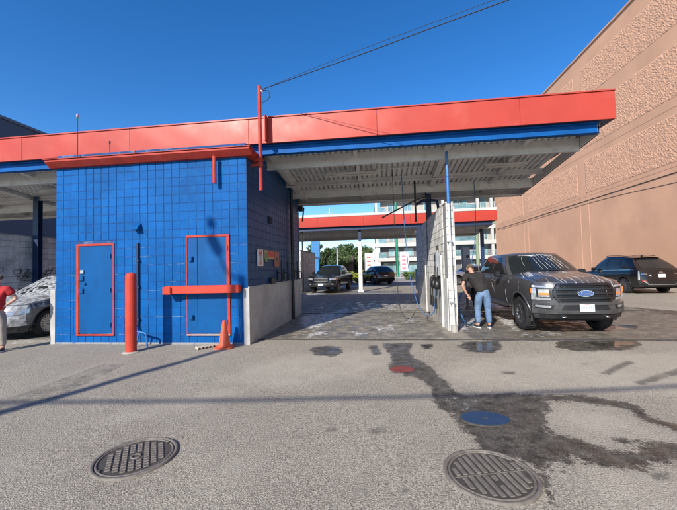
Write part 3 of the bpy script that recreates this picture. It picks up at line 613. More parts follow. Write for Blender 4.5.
# ------------------------------------------------------------------ dividing walls between bays
def divider(label, x0, x1, y0, y1, z, faceL, faceR, bmat, mmat, panel=True):
    t = thing('bay_divider_wall', label, 'wall', ((x0+x1)/2, y0, 0))
    b = MB(); b.box(x0+.012, x1-.012, y0+.012, y1-.012, -.02, z-.006); b.build('mortar_core', mmat, t, True)
    me_ = block_mesh('block', .4, .2, .011, bmat)
    rows = int(z/.2)
    if faceL: block_wall(t, (x0+.010, y1, .0), -PI/2, int((y1-y0)/.4), rows, .4, .2, me_, [], 290, name='block')
    if faceR: block_wall(t, (x1-.010, y0, .0), PI/2, int((y1-y0)/.4), rows, .4, .2, me_, [], 290, name='block')
    me2 = block_mesh('end_block', x1-x0-.02, .2, .011, bmat, False)
    block_wall(t, (x0+.01, y0+.012, .0), 0, 1, rows, x1-x0-.02, .2, me2, [], 290, name='end_block')
    return t
WX0, WX1, WY0, WY1, WZ = 1.66, 1.86, 8.82, 16.02, 3.2
dv = divider('white painted block divider wall with a hose rack, between the empty bay and the grey pickup', WX0, WX1, WY0, WY1, WZ, True, False, WBLOCK, WMORT)
b = MB(); b.box(WX0-.004, WX1+.004, WY0+.006, WY1, WZ-.0, WZ+.03, .005); b.build('wall_cap', WBLOCK, dv, True)
for i in range(4):
    y0 = WY0+.9+i*1.55; b = MB(); b.box(WX0-.012, WX0-.002, y0+.005, y0+1.545, 0, 1.22, .003); b.build('splash_panel', PANEL, dv, True)
b = MB(); b.box(WX0-.022, WX0-.0, WY0-.004, WY0+.88, -.01, 1.3, .003); b.build('splash_panel', WHITE, dv, True)
b = MB(); b.box(WX1-.012, WX1+.012, WY0-.012, WY0+.05, 0, 3.1, .004); b.build('end_guard', WHITE, dv, True)
for yy in (9.4, 12.6):
    b = MB(); b.tube([(WX0-.04, yy, 0), (WX0-.04, yy, 1.9)], .03, 8); b.build('wash_pipe', WHITE, dv, True)
# equipment on the divider: coin box, sign, hose rack
def onx(x, y, X):
    v = ray(x, y); k = X/v.x; return Vector((X, v.y*k, CH+v.z*k))
b = MB(); b.box(WX0-.16, WX0-.02, 9.55, 9.86, 1.35, 2.0, .015); o = b.build('coin_box', STEEL, dv, True)
b = MB(); b.box(WX0-.166, WX0-.161, 9.6, 9.81, 1.75, 1.93); b.box(WX0-.168, WX0-.161, 9.64, 9.7, 1.5, 1.62); b.build('coin_plate', BLACK, o, True)
b = MB(); b.box(WX0-.02, WX0-.012, 9.95, 10.25, 1.55, 2.2); o = b.build('sign_board', BLACK, dv, True)
b = MB(); b.box(WX0-.026, WX0-.0205, 9.9, 10.0, 1.75, 2.15); b.build('print_field', SIGNY, o, True)
for k in range(4): b = MB(); b.box(WX0-.026, WX0-.0205, 10.03, 10.22, 1.62+k*.13, 1.68+k*.13); b.build('print_line', SIGNW, o, True)
for yy, hh in ((9.72, .1), (10.3, .0), (10.7, .05)):
    b = MB(); b.box(WX0-.09, WX0-.013, yy-.04, yy+.04, 1.05+hh, 1.3+hh, .01); b.tube([(WX0-.05, yy, 1.15), (WX0-.14, yy-.05, 1.3), (WX0-.17, yy-.06, .75)], .017, 6); b.tube([(WX0-.17, yy-.06, .75), (WX0-.17, yy-.06, .45)], .03, 6); b.build('wash_wand', BLACK, dv, True)
for yy in (9.55, 10.1):   # foam brush heads hung head up
    b = MB(); b.lathe([(0, 0), (.07, .01), (.1, .08), (.09, .2), (.03, .26), (0, .27)], (WX0-.14, yy, .98), n=12); b.tube([(WX0-.14, yy, 1.2), (WX0-.12, yy, 1.6)], .012, 6); b.build('foam_brush', BLACK, dv, True)
# pipes at the end of the wall: blue hanger above, white drop below
p0 = AT(443.6, 148, 8.62)
b = MB(); b.tube([(WX0+.06, 8.70, 4.46), (WX0+.06, 8.70, 3.16)], .035, 10); b.build('hanger_pipe', LBLUE, dv, True)
b = MB(); b.tube([(WX0+.06, 8.70, 3.158), (WX0+.08, 8.72, 1.3), (WX0+.10, 8.72, .12)], .032, 10); b.build('drop_pipe', WHITE, dv, True)
b = MB(); b.tube([(WX0+.10, 8.72, .16), (WX0+.10, 8.72, 0)], .085, 14); b.build('pipe_footing', CONC, dv, True)
for z in (.7, 2.2): b = MB(); b.box(WX0+.02, WX0+.13, 8.67, 8.80, z, z+.04); b.build('pipe_strap', STEEL, dv, True)
dl = divider('grey shaded block divider wall behind the foam covered car', -12.36, -12.16, 8.82, 16.02, 3.05, False, True, LBLOCK, WMORT)
b = MB(); b.tube([(-12.1, 13.0, 3.9), (-12.1, 13.0, 3.4), (-12.1, 13.4, 3.2), (-12.1, 13.4, 2.9)], .03, 8); b.build('wash_pipe', BLACK, dl, True)
r_ = random.Random(12); b = MB()
for k in range(26):
    y_ = 10.05+r_.random()*1.7; z_ = 1.45+r_.random()*.42; a0 = r_.uniform(0, 6); n_ = 14; rr_ = r_.uniform(.05, .13)
    b.tube([(-12.150, y_+rr_*1.4*math.cos(a0+q*.42)+q*.012, z_+rr_*math.sin(a0+q*.42*r_.choice((1, 1, 1.3)))) for q in range(n_)], .006, 4)
b.build('scribbled_marks', BLACK, dl, True, kind='stuff')
df = divider('small far divider wall standing under the second canopy', -5.5, -5.3, 22.6, 27.8, 2.9, False, True, LBLOCK, WMORT)
for cx, cy, zz in ((-5.15, 22.5, 4.2),):
    b = MB(); b.tube([(cx, cy, 0), (cx, cy, zz)], .05, 8); b.build('corner_pipe', BLACK, df, True)

# hoses
wire('pressure_hose', [(.72, 10.4, 4.35), (.74, 10.4, 3.4), (.78, 10.4, 2.4), (.86, 10.4, 1.4), (1.05, 10.2, .55), (1.28, 10.0, .22), (1.45, 9.85, .35), (1.5, 9.8, .8), (1.5, 9.75, 1.15)], .012, HOSE, 'blue pressure hose looping from the canopy down to the white divider wall', 'hose', n=8)
wire('boom_arm', [(1.62, 11.5, 3.9), (1.2, 11.0, 3.72), (.1, 9.9, 3.05)], .022, BLACK, 'black diagonal hose boom arm reaching from the canopy column', 'boom arm', n=6)
wire('hanging_cord', [(.42, 9.8, 4.42), (.43, 9.8, 3.2), (.45, 9.8, 1.6), (.5, 9.7, .6), (.62, 9.6, .25), (.8, 9.7, .2), (.95, 9.9, .35)], .009, CABLE, parent=c1)
wire('hanging_pipe', [(1.14, 10.8, 4.4), (1.14, 10.8, 3.0)], .03, BLACK, 'short black pipe hanging below the canopy left of the column', 'pipe')
wire('pressure_hose', [(3.05, 11.3, 4.3), (3.06, 11.3, 3.2), (3.0, 11.3, 2.3), (2.75, 11.0, 1.5)], .012, HOSE, 'blue hose hanging from the canopy behind the bending man', 'hose')
for a_ in ((1.66, 10.7),):
    b = MB(); b.tube([(1.3, 12.0, 3.75), (1.55, 12.1, 3.9), (1.68, 12.15, 3.9)], .05, 8); b.tube([(1.78, 12.1, 3.9), (2.0, 12, 3.85), (2.05, 12, 3.5)], .05, 8); b.build('boom_swivel', NAVY, c1, True)

# ------------------------------------------------------------------ bollard, cone, stop, lids
b_ = G(131, 352); t = thing('steel_bollard', 'coral red round steel bollard in front of the blue building', 'bollard', (b_.x, b_.y, 0))
b = MB(); b.lathe([(.105, -.02), (.105, 1.56), (.098, 1.60), (.07, 1.64), (0, 1.652)], n=28); b.build('post', ORANGE, t)
b = MB(); b.lathe([(.17, -.004), (.15, .012), (.106, .02)], n=24); b.build('footing_collar', CONC, t)
p = G(224.5, 347.5); t = thing('traffic_cone', 'weathered orange traffic cone by the double door', 'traffic cone', (p.x, p.y, 0), .2)
b = MB(); b.lathe([(.15, .03), (.135, .05), (.115, .09), (.035, .55), (.03, .57), (.022, .575), (.02, .54)], n=26); b.build('cone_body', CONEM, t)
b = MB(); b.prism([(x*.18+(0 if abs(x) < 1 else 0), y*.18) for x, y in ((-1, -.75), (-.75, -1), (.75, -1), (1, -.75), (1, .75), (.75, 1), (-.75, 1), (-1, .75))], .0, .03); b.build('cone_base', CONEM, t)
PAVER = mat('pale_timber', (.48, .40, .31), .9, var=.2, vs=8)
p = G(211, 347.5); t = thing('timber_plank', 'pale timber plank lying on the ground beside the cone', 'plank', (p.x, p.y+.1, 0), .85)
b = MB(); b.box(-.36, .36, -.07, .07, .0, .045, .006); b.build('board', PAVER, t)
for k in range(9): b = MB(); b.box(-.34+k*.078, -.31+k*.078, -.085, -.071, .003, .04); b.build('cleat', BLACK, t)

def cover(px, py, label, r, rot, kind):
    p = G(px, py); t = thing('manhole_cover', label, 'manhole cover', (p.x, p.y, 0.0), rot)
    b = MB(); b.lathe([(r, -.03), (r, .008), (r-.012, .012), (r-.026, .012), (r-.032, .004), (r-.032, -.02)], n=64); b.build('frame_ring', IRON, t)
    b = MB(); b.lathe([(0, .0015), (r-.05, .0015), (r-.034, .0015), (r-.034, -.01)], n=64); b.build('cover_disc', IRON2, t)
    b = MB(); b.lathe([(r-.056, .002), (r-.054, .0095), (r-.042, .0095), (r-.038, .002)], n=64); b.build('cover_rim', IRON, t)
    R = r-.062
    if kind == 'grid':
        s, g_ = .043, .014; mb = MB(); mb.box(-s/2, s/2, -s*.38, s*.38, .0, .010, .004); me_ = mb.mesh('raised_pad', IRON); n = 8
        for i in range(-n, n+1):
            for j in range(-n, n+1):
                x, y = (i+.5)*(s+g_), j*(s*.76+g_*.9)
                if math.hypot(x, y)+.028 > R or (abs(x) < .07 and abs(y) < .05): continue
                o = bpy.data.objects.new('raised_pad', me_); COL.objects.link(o); o.parent = t; o.location = (x, y, .001); o.rotation_euler.z = random.uniform(-.03, .03)
        b = MB(); b.lathe([(.028, .001), (.03, .010), (.045, .010), (.047, .001)], n=20); b.build('centre_emblem', IRON, t)
    else:
        pitch, wd = .056, .034
        b = MB(); b.box(-R, R, -.004, .004, .0015, .006); b.build('centre_rib', IRON, t)
        for sgn in (-1, 1):
            for i in range(-6, 7):
                x = i*pitch+(pitch/2 if sgn > 0 else 0); h = R*R-(abs(x)+wd/2)**2
                if h <= .01: continue
                h = math.sqrt(h)-.01
                if sgn < 0 and i == 0: 
                    segs = [(.03, .09), (.15, h)]
                else: segs = [(.012, h)]
                for a0, a1 in segs:
                    if a1-a0 < .02: continue
                    b = MB(); b.box(x-wd/2, x+wd/2, min(sgn*a0, sgn*a1), max(sgn*a0, sgn*a1), .001, .0105, .004); b.build('raised_bar', IRON, t)
    for a in (.4, PI+.4):
        b = MB(); b.lathe([(0, .011), (.016, .011), (.018, .009)], (R*.0+(r-.061)*math.cos(a), (r-.061)*math.sin(a), 0), n=12); b.build('bolt', IRON2, t)
    return t
cover(136, 456.5, 'round cast iron manhole cover with a waffle pattern of small raised pads', .345, math.radians(35), 'grid')
cover(490.5, 474, 'round cast iron manhole cover with long diagonal raised bars', .355, math.radians(14), 'bars')
def lid(px, py, rx, ry, name, label, m_):
    p = G(px, py); t = thing(name, label, 'lid', (p.x, p.y, 0))
    b = MB(); n = 40; pts = [(rx*math.cos(2*PI*k/n), ry*math.sin(2*PI*k/n)) for k in range(n)]
    b.prism(pts, -.02, .007); b.build('lid_plate', m_, t)
    b = MB(); q = [(x*1.06, y*1.08) for x, y in pts]; V = [(x, y, .005) for x, y in pts]+[(x, y, .005) for x, y in q]+[(x*1.01, y*1.01, -.01) for x, y in q]
    b.face_add(V, [(k, (k+1) % n, n+(k+1) % n, n+k) for k in range(n)]+[(n+k, n+(k+1) % n, 2*n+(k+1) % n, 2*n+k) for k in range(n)]); b.build('lid_rim', IRON2, t)
    b = MB(); b.box(-.03, .03, -.008, .008, .0071, .010); b.build('lid_slot', IRON2, t)
lid(485, 418.5, .245, .165, 'painted_lid', 'dark blue painted oval lid set in the wet asphalt', LIDB)
lid(402.3, 369.5, .19, .15, 'painted_lid', 'worn red painted round lid beside the wet streak', LIDR)

# ------------------------------------------------------------------ tall retail wall on the right
rt = thing('retail_building', 'tall peach building with rough split face block panels, along the right side', 'building', (17, 15, 0))
b = MB(); b.box(17, 60, -6, 52.6, -.1, 18.7); b.build('wall', STUC, rt, True)
b = MB(); b.box(16.9, 60.1, -6.1, 52.7, 18.701, 18.86, .02); b.build('parapet_coping', STUC, rt, True)
GR = mat('stucco_joint', (.40, .21, .14), .9)
for z in (6.95, 10.35): b = MB(); b.box(16.990, 16.9995, -6, 52.6, z, z+.012); b.build('control_joint', GR, rt, True)
PY = [8.8, 20.1, 31.3, 42.6, 52.4]
nrm = np.random.default_rng(3)
for k in range(4):
    y0, y1 = (PY[k] if k == 0 else PY[k]+.05), PY[k+1]-1.05
    for (z0, z1) in ((7.2, 9.95), (10.9, 13.85), (14.9, 17.5)):
        nu, nv = int((y1-y0)/.075), int((z1-z0)/.075)
        D = nrm.random((nv+1, nu+1)); D = np.abs(D)**1.3*.024+.012; D[0] = D[-1] = .0; D[:, 0] = D[:, -1] = .0
        b = MB(); b.surf(lambda u, v: (17-.0-float(D[int(round(v*nv)), int(round(u*nu))]), lerp(y0, y1, u)+(0 if u in (0, 1) else random.uniform(-.02, .02)), lerp(z0, z1, v)+(0 if v in (0, 1) else random.uniform(-.03, .03))), nu, nv, False)
        b.build('split_face_panel', SPLIT, rt, True)
for yy in (26.06+3.9, 31.15, 42.6, 19.6, 41.5):
    b = MB(); b.box(16.988, 16.9995, yy, yy+.03, 0, 6.4); b.build('control_joint', mat('pale_joint', (.72, .42, .30), .9), rt, True)
wire('wall_cable', [(16.985, 15, 5.75), (16.985, 21.6, 6.04), (16.985, 30, 6.35), (16.985, 50, 6.38)], .012, CABLE, 'thin dark cable running along the peach wall below its ledge', 'cable')
wire('wall_cable', [(16.975, 6, 6.62), (16.975, 52, 6.60)], .02, CABLE, 'long dark cable lying along the ledge of the peach wall', 'cable')

# ------------------------------------------------------------------ slate building far left
dbl = thing('slate_building', 'dark slate clad building rising behind the canopy at the far left', 'building', (-34, 20, 0))
b = MB(); b.box(-46, -25, 8, 60, 0, 12.2); b.build('wall', DBLD, dbl, True)
b = MB(); b.box(-46.1, -24.9, 7.9, 60.1, 12.21, 12.4); b.build('roof_edge', mat('slate_roof_edge', (.10, .12, .16), .6), dbl, True)
for y_ in np.arange(10, 60, 3.): b = MB(); b.box(-25, -24.97, y_, y_+.06, 0, 12.2); b.build('cladding_seam', mat('slate_seam', (.03, .04, .06), .6), dbl, True)

# ------------------------------------------------------------------ apartment building beyond the street
AY = 68.
ap = thing('apartment_building', 'white and grey apartment block with balconies beyond the street', 'building', (11, AY, 0))
def ax(x, y): p_ = AT(x, y, AY); return p_.x, p_.z
AX0 = ax(375.5, 250)[0]; AX1 = 34
b = MB(); b.box(AX0+1.2, AX1, AY+.6, AY+16, 0, 14.6); b.build('wall', CREAM, ap, True)
zf = [3.0, 6.1, 9.2, 12.0]      # slab heights
b = MB(); b.box(AX0+.9, AX1, AY+.45, AY+.599, .0, 6.2); b.build('wall', AGREY, ap, True)
for k, (z, th, x0) in enumerate(((2.55, .7, AX0+.4), (5.35, .75, AX0-.1), (8.3, .7, AX0), (11.2, .8, AX0), (14.5, .9, AX0-.5))):
    b = MB(); b.box(x0, AX1+.3, AY-1.0, AY+1.5, z, z+th, .02); b.build('balcony_slab', AWHITE, ap, True)
def window(x0, x1, z0, z1, y=AY+.43, n=2):
    b = MB(); b.box(x0, x1, y-.04, y+.02, z0, z1); w_ = b.build('window', AWHITE if n else BLACK, ap, True)
    xs = np.linspace(x0+.06, x1-.06, max(1, n)+1)
    for a, c in zip(xs[:-1], xs[1:]): b = MB(); b.box(a+.04, c-.04, y-.06, y-.041, z0+.07, z1-.07); b.build('pane', AGLASS, w_, True)
for z0, z1 in ((3.6, 5.1), (6.5, 8.1), (9.5, 11.0), (12.1, 13.9)):
    for x0, x1 in ((2.6, 4.6), (5.6, 7.4), (9.6, 11.2)):
        window(AX0+x0-.0, AX0+x1, z0, z1, AY+.43 if z0 < 6 else AY+.55)
for z0, z1 in ((3.3, 5.3), (6.2, 8.2), (9.1, 11.1), (12.1, 14.3)):
    for x0, x1 in ((13.5, 15.3), (15.6, 17.0), (19.4, 20.6), (21.4, 22.7), (24, 25.4), (27, 29)): window(x0, x1, z0, z1, AY+.5)
for x_ in (AX0+.1, 12.0, 18.4, 20.9, 23.2): b = MB(); b.box(x_, x_+.45, AY-.9, AY-.3, 2.5, 14.6); b.build('pilaster', AWHITE, ap, True)
b = MB(); b.box(AX0-.1, AX0+.0, AY-.9, AY+6, 5.3, 14.4); b.build('fin_wall', AGREY, ap, True)
for z in (3.2, 6.1, 9.0, 12.0):
    for x0, x1 in ((12.6, 18.3), (AX0+.6, AX0+2.2)):
        b = MB(); b.box(x0, x1, AY-.95, AY-.9, z, z+1.0); b.build('balcony_glass', AGLASS, ap, True)
        b = MB(); b.box(x0, x1, AY-.98, AY-.88, z+1.0, z+1.06); b.build('balcony_rail', AWHITE, ap, True)
for x0, x1 in ((AX0+1.5, AX0+4), (AX0+4.6, AX0+8), (12.5, 14.5), (15.5, 18), (19, 22)): window(x0, x1, .3, 2.3, AY+.4, 1)
# small furniture on the balconies
for x_, z in ((13.4, 6.06), (14.2, 6.06), (15.2, 3.1)):
    b = MB(); b.box(x_, x_+.5, AY-.6, AY-.1, z+.0, z+.45); b.box(x_, x_+.5, AY-.15, AY-.1, z+.45, z+1.2); b.build('balcony_chair', AWHITE, ap, True)
# low white house between trees and apartment
lh = thing('low_building', 'low white building with a grey roof left of the apartment block', 'building', (-3, 60, 0))
b = MB(); b.box(-5.3, -1.4, 60, 66, 0, 2.6); b.build('wall', AWHITE, lh, True)
b = MB(); b.prism([(-5.6, 2.61), (-1.1, 2.61), (-1.7, 3.9), (-4.2, 3.9)], 59.8, 66, 'y'); b.build('roof', AWHITE, lh, True)
dh = thing('dark_shed', 'dark low shed roof among the trees behind the far pickup', 'building', (-9, 50, 0))
b = MB(); b.box(-12, -4.2, 51, 55, 0, 2.6); b.build('wall', mat('shed_wall', (.05, .04, .035), .8), dh, True)
b = MB(); b.prism([(50.4, 2.4), (50.4, 2.6), (53, 3.3), (55.6, 2.6), (55.6, 2.4)], -12.3, -4, 'x'); b.build('roof', mat('shed_roof', (.09, .06, .05), .8), dh, True)

# ------------------------------------------------------------------ poles and signs beyond
def pole_thing(px, Y, zt_, r, m_, name, label, cat, zb=0):
    p_ = AT(px, 262, Y); t = thing(name, label, cat, (p_.x, Y, 0)); b = MB(); b.tube([(0, 0, zb), (0, 0, zt_)], [r, r*.8], 10); b.build('pole', m_, t); return t
t = pole_thing(397.4, 47, 14, .16, GREEN, 'street_light_pole', 'green painted street pole in front of the apartment block', 'pole')
b = MB(); b.lathe([(.28, 0), (.28, .08), (.2, .12), (.17, .6)], n=12); b.build('base', GREEN, t)
t = pole_thing(478, 32, 5.2, .17, SAGE, 'sage_pole', 'pale sage green pole rising behind the grey pickup', 'pole')
b = MB(); b.box(-1.4, 1.6, -.15, .15, 5.22, 5.34); b.build('cross_arm', SAGE, t)
t = pole_thing(337.5, 38, 3.8, .11, GREYPOLE, 'grey_post', 'slim grey post standing in front of the trees', 'post')
t = thing('pylon_sign', 'tall light blue pylon sign with a dark band, left of the trees', 'sign', (AT(316, 262, 40).x, 40, 0))
b = MB(); b.box(-.5, .5, -.15, .15, 2.95, 5.1, .02); s_ = b.build('sign_panel', SIGNB, t)
b = MB(); b.box(-.55, .55, -.18, .18, 2.72, 2.94); b.build('band', NAVY, t)
b = MB(); b.box(-.34, .34, -.12, .12, 0, 2.719); b.build('leg', SIGNB, t)
for px, Y, cc, lb in ((368.5, 44, SIGNO, 'narrow orange and white banner sign beside the shrubs'), (403.5, 44, SIGNW, 'narrow white banner sign with a red print right of the green pole')):
    p_ = AT(px, 262, Y); t = thing('banner_sign', lb, 'banner', (p_.x, Y, 0)); b = MB(); b.tube([(-.45, 0, 0), (-.45, 0, 3.4)], .04, 6); b.build('pole', GREYPOLE, t)
    b = MB(); b.surf(lambda u, v: (-.4+u*(.95+.15*math.sin(v*3)), .06*math.sin(u*5+v*3), 1.0+v*2.4), 8, 10); f_ = b.build('banner_cloth', SIGNW, t)
    for k in range(4): b = MB(); b.surf(lambda u, v: (-.2+u*.5, .06*math.sin((.2+u*.5)*5+(k*.22+.12+v*.12)*3)-.02, 1.25+k*.5+v*.2), 4, 3); b.build('banner_print', cc if cc is SIGNO else mat('faded_red_print', (.5, .2, .25), .6), f_)
# machine cabinet on a post in the right bay
t = thing('vacuum_cabinet', 'grey cabinet on a post behind the bending man', 'cabinet', (3.36, 14, 0))
b = MB(); b.box(-.14, .14, -.12, .12, 1.35, 2.3, .02); o = b.build('cabinet', GREYPOLE, t); b = MB(); b.tube([(0, 0, 0), (0, 0, 1.349)], .05, 8); b.build('post', GREYPOLE, t)
b = MB(); b.lathe([(0, -.125), (.05, -.125), (.06, -.121)], (0.04, 0, 1.95), 'y', 12); b.build('dial', BLACK, t)
t = thing('dark_barrier_post', 'dark navy post and bin beside the white divider wall, in the far bay', 'post', (AT(420, 270, 24).x, 24, 0))
b = MB(); b.box(-.3, .3, -.3, .3, 0, 1.3, .04); b.build('bin', NAVY, t); b = MB(); b.box(-.33, .33, -.33, .33, 1.301, 1.4, .04); b.build('bin_lid', BLACK, t)
# thin mast above second canopy
t = thing('roof_antenna', 'thin white antenna on top of the second canopy', 'antenna', (AT(329.5, 215, 22.6).x, 22.6, 4.9)); b = MB(); b.tube([(0, 0, 0), (0, 0, .75)], .025, 6); b.build('rod', SIGNW, t)
b = MB(); b.tube([(-.15, 0, .45), (.2, 0, .45)], .012, 6); b.build('cross_rod', SIGNW, t)

# ------------------------------------------------------------------ overhead cables and the utility pole that throws the shadows
wire('service_cable', [MT, MT.lerp(Vector((1.97, 5.15, 5.5)), .5)-Vector((0, 0, .02)), Vector((1.97, 5.15, 5.5)), MT.lerp(Vector((1.97, 5.15, 5.5)), 2.2)], .0095, CABLE, 'thick black service cable running from the coral mast to the upper right', 'cable', sm=12)
wire('service_cable', [MT+Vector((.02, 0, .0)), MT.lerp(Vector((1.97, 5.15, 5.5)), .5)+Vector((0, 0, .07)), Vector((1.97, 5.15, 5.58)), MT.lerp(Vector((1.97, 5.15, 5.55)), 2.2)], .0045, CABLE, 'thin black service cable just above the thick one, from the coral mast', 'cable', sm=12)
wire('cable_loop', [MT+Vector((.05, 0, -.0)), MT+Vector((.25, -.05, -.08)), MT+Vector((.22, 0, -.22)), MT+Vector((0, 0, -.32))], .008, CABLE, 'small drip loop of cable beside the top of the coral mast', 'cable loop')
ta, te = math.tan(AZ), math.tan(EL)
base = Vector((-3.07-(7.35+6.4)*ta, -6.4, 0))
up = thing('utility_pole', 'timber utility pole with a street lamp arm, outside the frame to the left', 'utility pole', base)
Hd = (7.35+6.4)/math.cos(AZ)*te
b = MB(); b.tube([(0, 0, 0), (0, 0, Hd+1.5)], [.12, .085], 12); b.build('pole', WOODP, up)
zt2 = Hd+1.5
wire('lamp_arm', [(0, 0, zt2-.03), (-.25, 0, zt2+.02), (-.42, 0, zt2+.25), (-.5, 0, zt2+.5)], .035, GREYPOLE, parent=up).location = (0, 0, 0)
o = [c for c in up.children if c.name.startswith('lamp_arm')][0]
for v_ in o.data.vertices: v_.co += Vector(base)
b = MB(); b.box(-.12, .12, -.1, .1, -.22, .22, .04); h_ = b.build('lamp_head', GREYPOLE, up); h_.location = (-.62, 0, zt2+.72); h_.rotation_euler = (0, -.5, 0)
b = MB(); b.lathe([(0, -.12), (.08, -.09), (.12, 0), (.08, .09), (0, .12)], n=14); h_ = b.build('photo_cell', BLACK, up); h_.location = (-.72, 0, zt2+1.22)
zc = 6.7
wire('street_cable', [(-26, -8.9, zc+.6), (base.x-.05, -6.55, zc), (-5.4, -6.25, zc), (-.6, -5.55, zc), (9, -3.9, zc+.3), (20, -2, zc+1)], .035, CABLE, 'heavy overhead street cable strung behind the camera', 'cable', sm=10)
# ------------------------------------------------------------------ vehicles (local: front at y=0 facing -y, x across, z up)
class Car:
    def __init__(s, name, label, cat, loc, rot, P, group=None):
        s.P = P; s.t = thing(name, label, cat, loc, rot, group); s.paint = P['paint']
        L, W = P['L'], P['W']; fr, rr = P['fr'], P['rr']
        s.sh = lambda y: interp(P['sh'], y)
        s.rf = lambda y: interp(P['roof'], y)
        def hw(y): return W*interp([(0, .93), (fr+.35, 1), (L-rr-.4, 1), (L, .95)], y)
        s.hw = hw
        def xs(y, z):
            t = max(0, min(1, (z-P['zr'])/(s.sh(y)-P['zr'])))
            return hw(y)*(interp([(0, .935), (.12, .965), (.3, .985), (.62, 1.), (.8, .992), (.93, .965), (1, .93)], t))
        s.xs = xs
        ff = lambda x, z: fr*min(1, abs(x)/xs(fr, z))**P.get('fp', 3.5); rb = lambda x, z: L-rr*min(1, abs(x)/xs(L-rr, z))**3.5
        s.ff, s.rb = ff, rb
        lean = P.get('lean', [(0, .06), (.5, 0), (.8, 0), (1.25, .08)])
        s.FP = lambda x, z, o: (x, ff(x, z)+interp(lean, z)*(1-min(1, abs(x)/xs(fr, z))**4)-o, z)
        s.RP = lambda x, z, o: (x, rb(x, z)-interp(P.get('rlean', [(0, .1), (.5, 0), (1.0, .02), (1.3, .06)]), z)*(1-min(1, abs(x)/xs(L-rr, z))**6)+o, z)
        s.SP = lambda sg: (lambda y, z, o: (sg*(xs(y, z)+o), y, z))
        s.body()
    def part(s, name, m_, fn, parent=None, **k):
        b = MB(); fn(b); o = b.build(name, m_, parent or s.t)
        for a, v in k.items(): o[a] = v
        return o
    def body(s):
        P = s.P; L, W, fr, rr = P['L'], P['W'], P['fr'], P['rr']; ax = P['ax']; R = P['R']; AR = P.get('AR', R+.085); sh, hw, xs = s.sh, s.hw, s.xs
        def zb(y):
            z = P['zr']
            for a in ax:
                d = abs(y-a)
                if d < AR: z = max(z, R+math.sqrt(AR*AR-d*d))
            return z
        y0, y1 = fr+.0, L-rr; n = 150
        ys = set(np.linspace(y0, y1, n)); 
        for a in ax: ys |= {a-AR, a+AR, a-AR+.004, a+AR-.004, a-AR+.02, a+AR-.02}
        ys = sorted(y for y in ys if y0 <= y <= y1)
        def side(b, sg):
            nv = 9; V = []
            for j in range(nv+1):
                for y in ys:
                    z = lerp(zb(y), sh(y), j/nv)
                    x = xs(y, z); V.append((sg*x, y, z))
            k = len(ys); b.face_add(V, [(j*k+i, j*k+i+1, (j+1)*k+i+1, (j+1)*k+i) for j in range(nv) for i in range(k-1)], True)
        hl = P['hoodline']; cow = P['cowl']
        def body(b):
            side(b, 1); side(b, -1)
            zf0 = P.get('zf0', .45)
            b.surf(lambda u, v: s.FP((2*u-1)*xs(fr, lerp(zf0, sh(fr), v)), lerp(zf0, sh(fr), v), 0) if True else 0, 30, 10)
            dm = P.get('dome', .03)
            def hood(u, v):
                k = 2*u-1; yb = cow-.12*k*k if False else cow+P.get('cowbow', .18)*k*k*1.0; 
                x_ = k*xs(fr, sh(fr)); yf = s.FP(x_, sh(fr), 0)[1]; y = lerp(yf, yb, v); x = k*xs(max(y, fr), sh(max(y, fr)))
                cr_ = interp(hl, y)-sh(y); q = (1-abs(k)**P.get('hp', 3))*min(1, v*6)**.6
                z = sh(max(y, fr*.8))+cr_*q+dm*math.exp(-((abs(k)-.55)/.16)**2)*min(1, v*5)*(1-.5*v)
                return (x, y, z)
            s.hood = hood
            b.surf(hood, 40, 24)
            # rear
            zr0 = P.get('zr0', .5)
            b.surf(lambda u, v: s.RP((2*u-1)*xs(L-rr, lerp(zr0, sh(L-rr), v)), lerp(zr0, sh(L-rr), v), 0), 24, 8)
        s.bodyo = s.part('body', s.paint, body)
        # cab
        A0, A1, D0, D1, rw = P['A0'], P['A1'], P['D0'], P['D1'], P['rw']
        def cab(u, v, sg, o=0.):
            y = lerp(lerp(A0, A1, v), lerp(D0, D1, v), u); z = lerp(sh(y), s.rf(y), v); x0 = xs(y, sh(y)); bow = .035*math.sin(PI*v)
            e = P.get('endin', .10); tp = e*(1-min(1, u/.25))**2+e*(max(0, (u-.8)/.2))**2*P.get('rearin', 1)
            return (sg*(lerp(x0, rw, v**1.15)+bow+o-tp*v), y, z)
        s.cab = cab
        def cabf(b):
            for sg in (1, -1): b.surf(lambda u, v: cab(u, v, sg), 30, 8)
            crn = P.get('crown', .05)
            def roof(u, v):
                k = 2*u-1; p = cab(v, 1, 1); bow = P.get('wbow', .16)*(1-k*k); y = p[1]-(bow*(1-v)**2)+(bow*.4*v**2); z = p[2]+crn*(1-abs(k)**2.6)
                if v in (0, 1): z = p[2]+crn*.55*(1-k*k)
                return (k*abs(p[0]), y, z)
            s.roof = roof
            b.surf(roof, 20, 14)
            def ws(u, v, o=0.):
                k = 2*u-1; p = cab(0, v, 1); r_ = roof(u, 0); c0 = s.hood(u, 1)
                base = (k*abs(cab(0, 0, 1)[0]), c0[1]-.02, max(sh(A0), c0[2]-.03)); top = r_
                x = k*abs(p[0]); y = lerp(base[1], top[1], v)-.03*math.sin(PI*v)*(1-k*k)-o; z = lerp(base[2], top[2], v)+o*.5
                return (x, y, z)
            s.ws = ws; b.surf(ws, 16, 8)
            def bl(u, v, o=0.):
                k = 2*u-1; p = cab(1, v, 1); y0_ = s.RP(0, sh(D0), 0)[1] if not P.get('bed') else D0+.02
                r_ = roof(u, 1); y = lerp(lerp(D0, y0_, 1-k*k), r_[1], v)+o; return (k*abs(p[0]), y, lerp(sh(D0), r_[2], v)+o*.4)
            s.bl = bl; b.surf(bl, 16, 8)
        s.part('cab_shell', s.paint, cabf)
        gl = P.get('glass', GLASS)
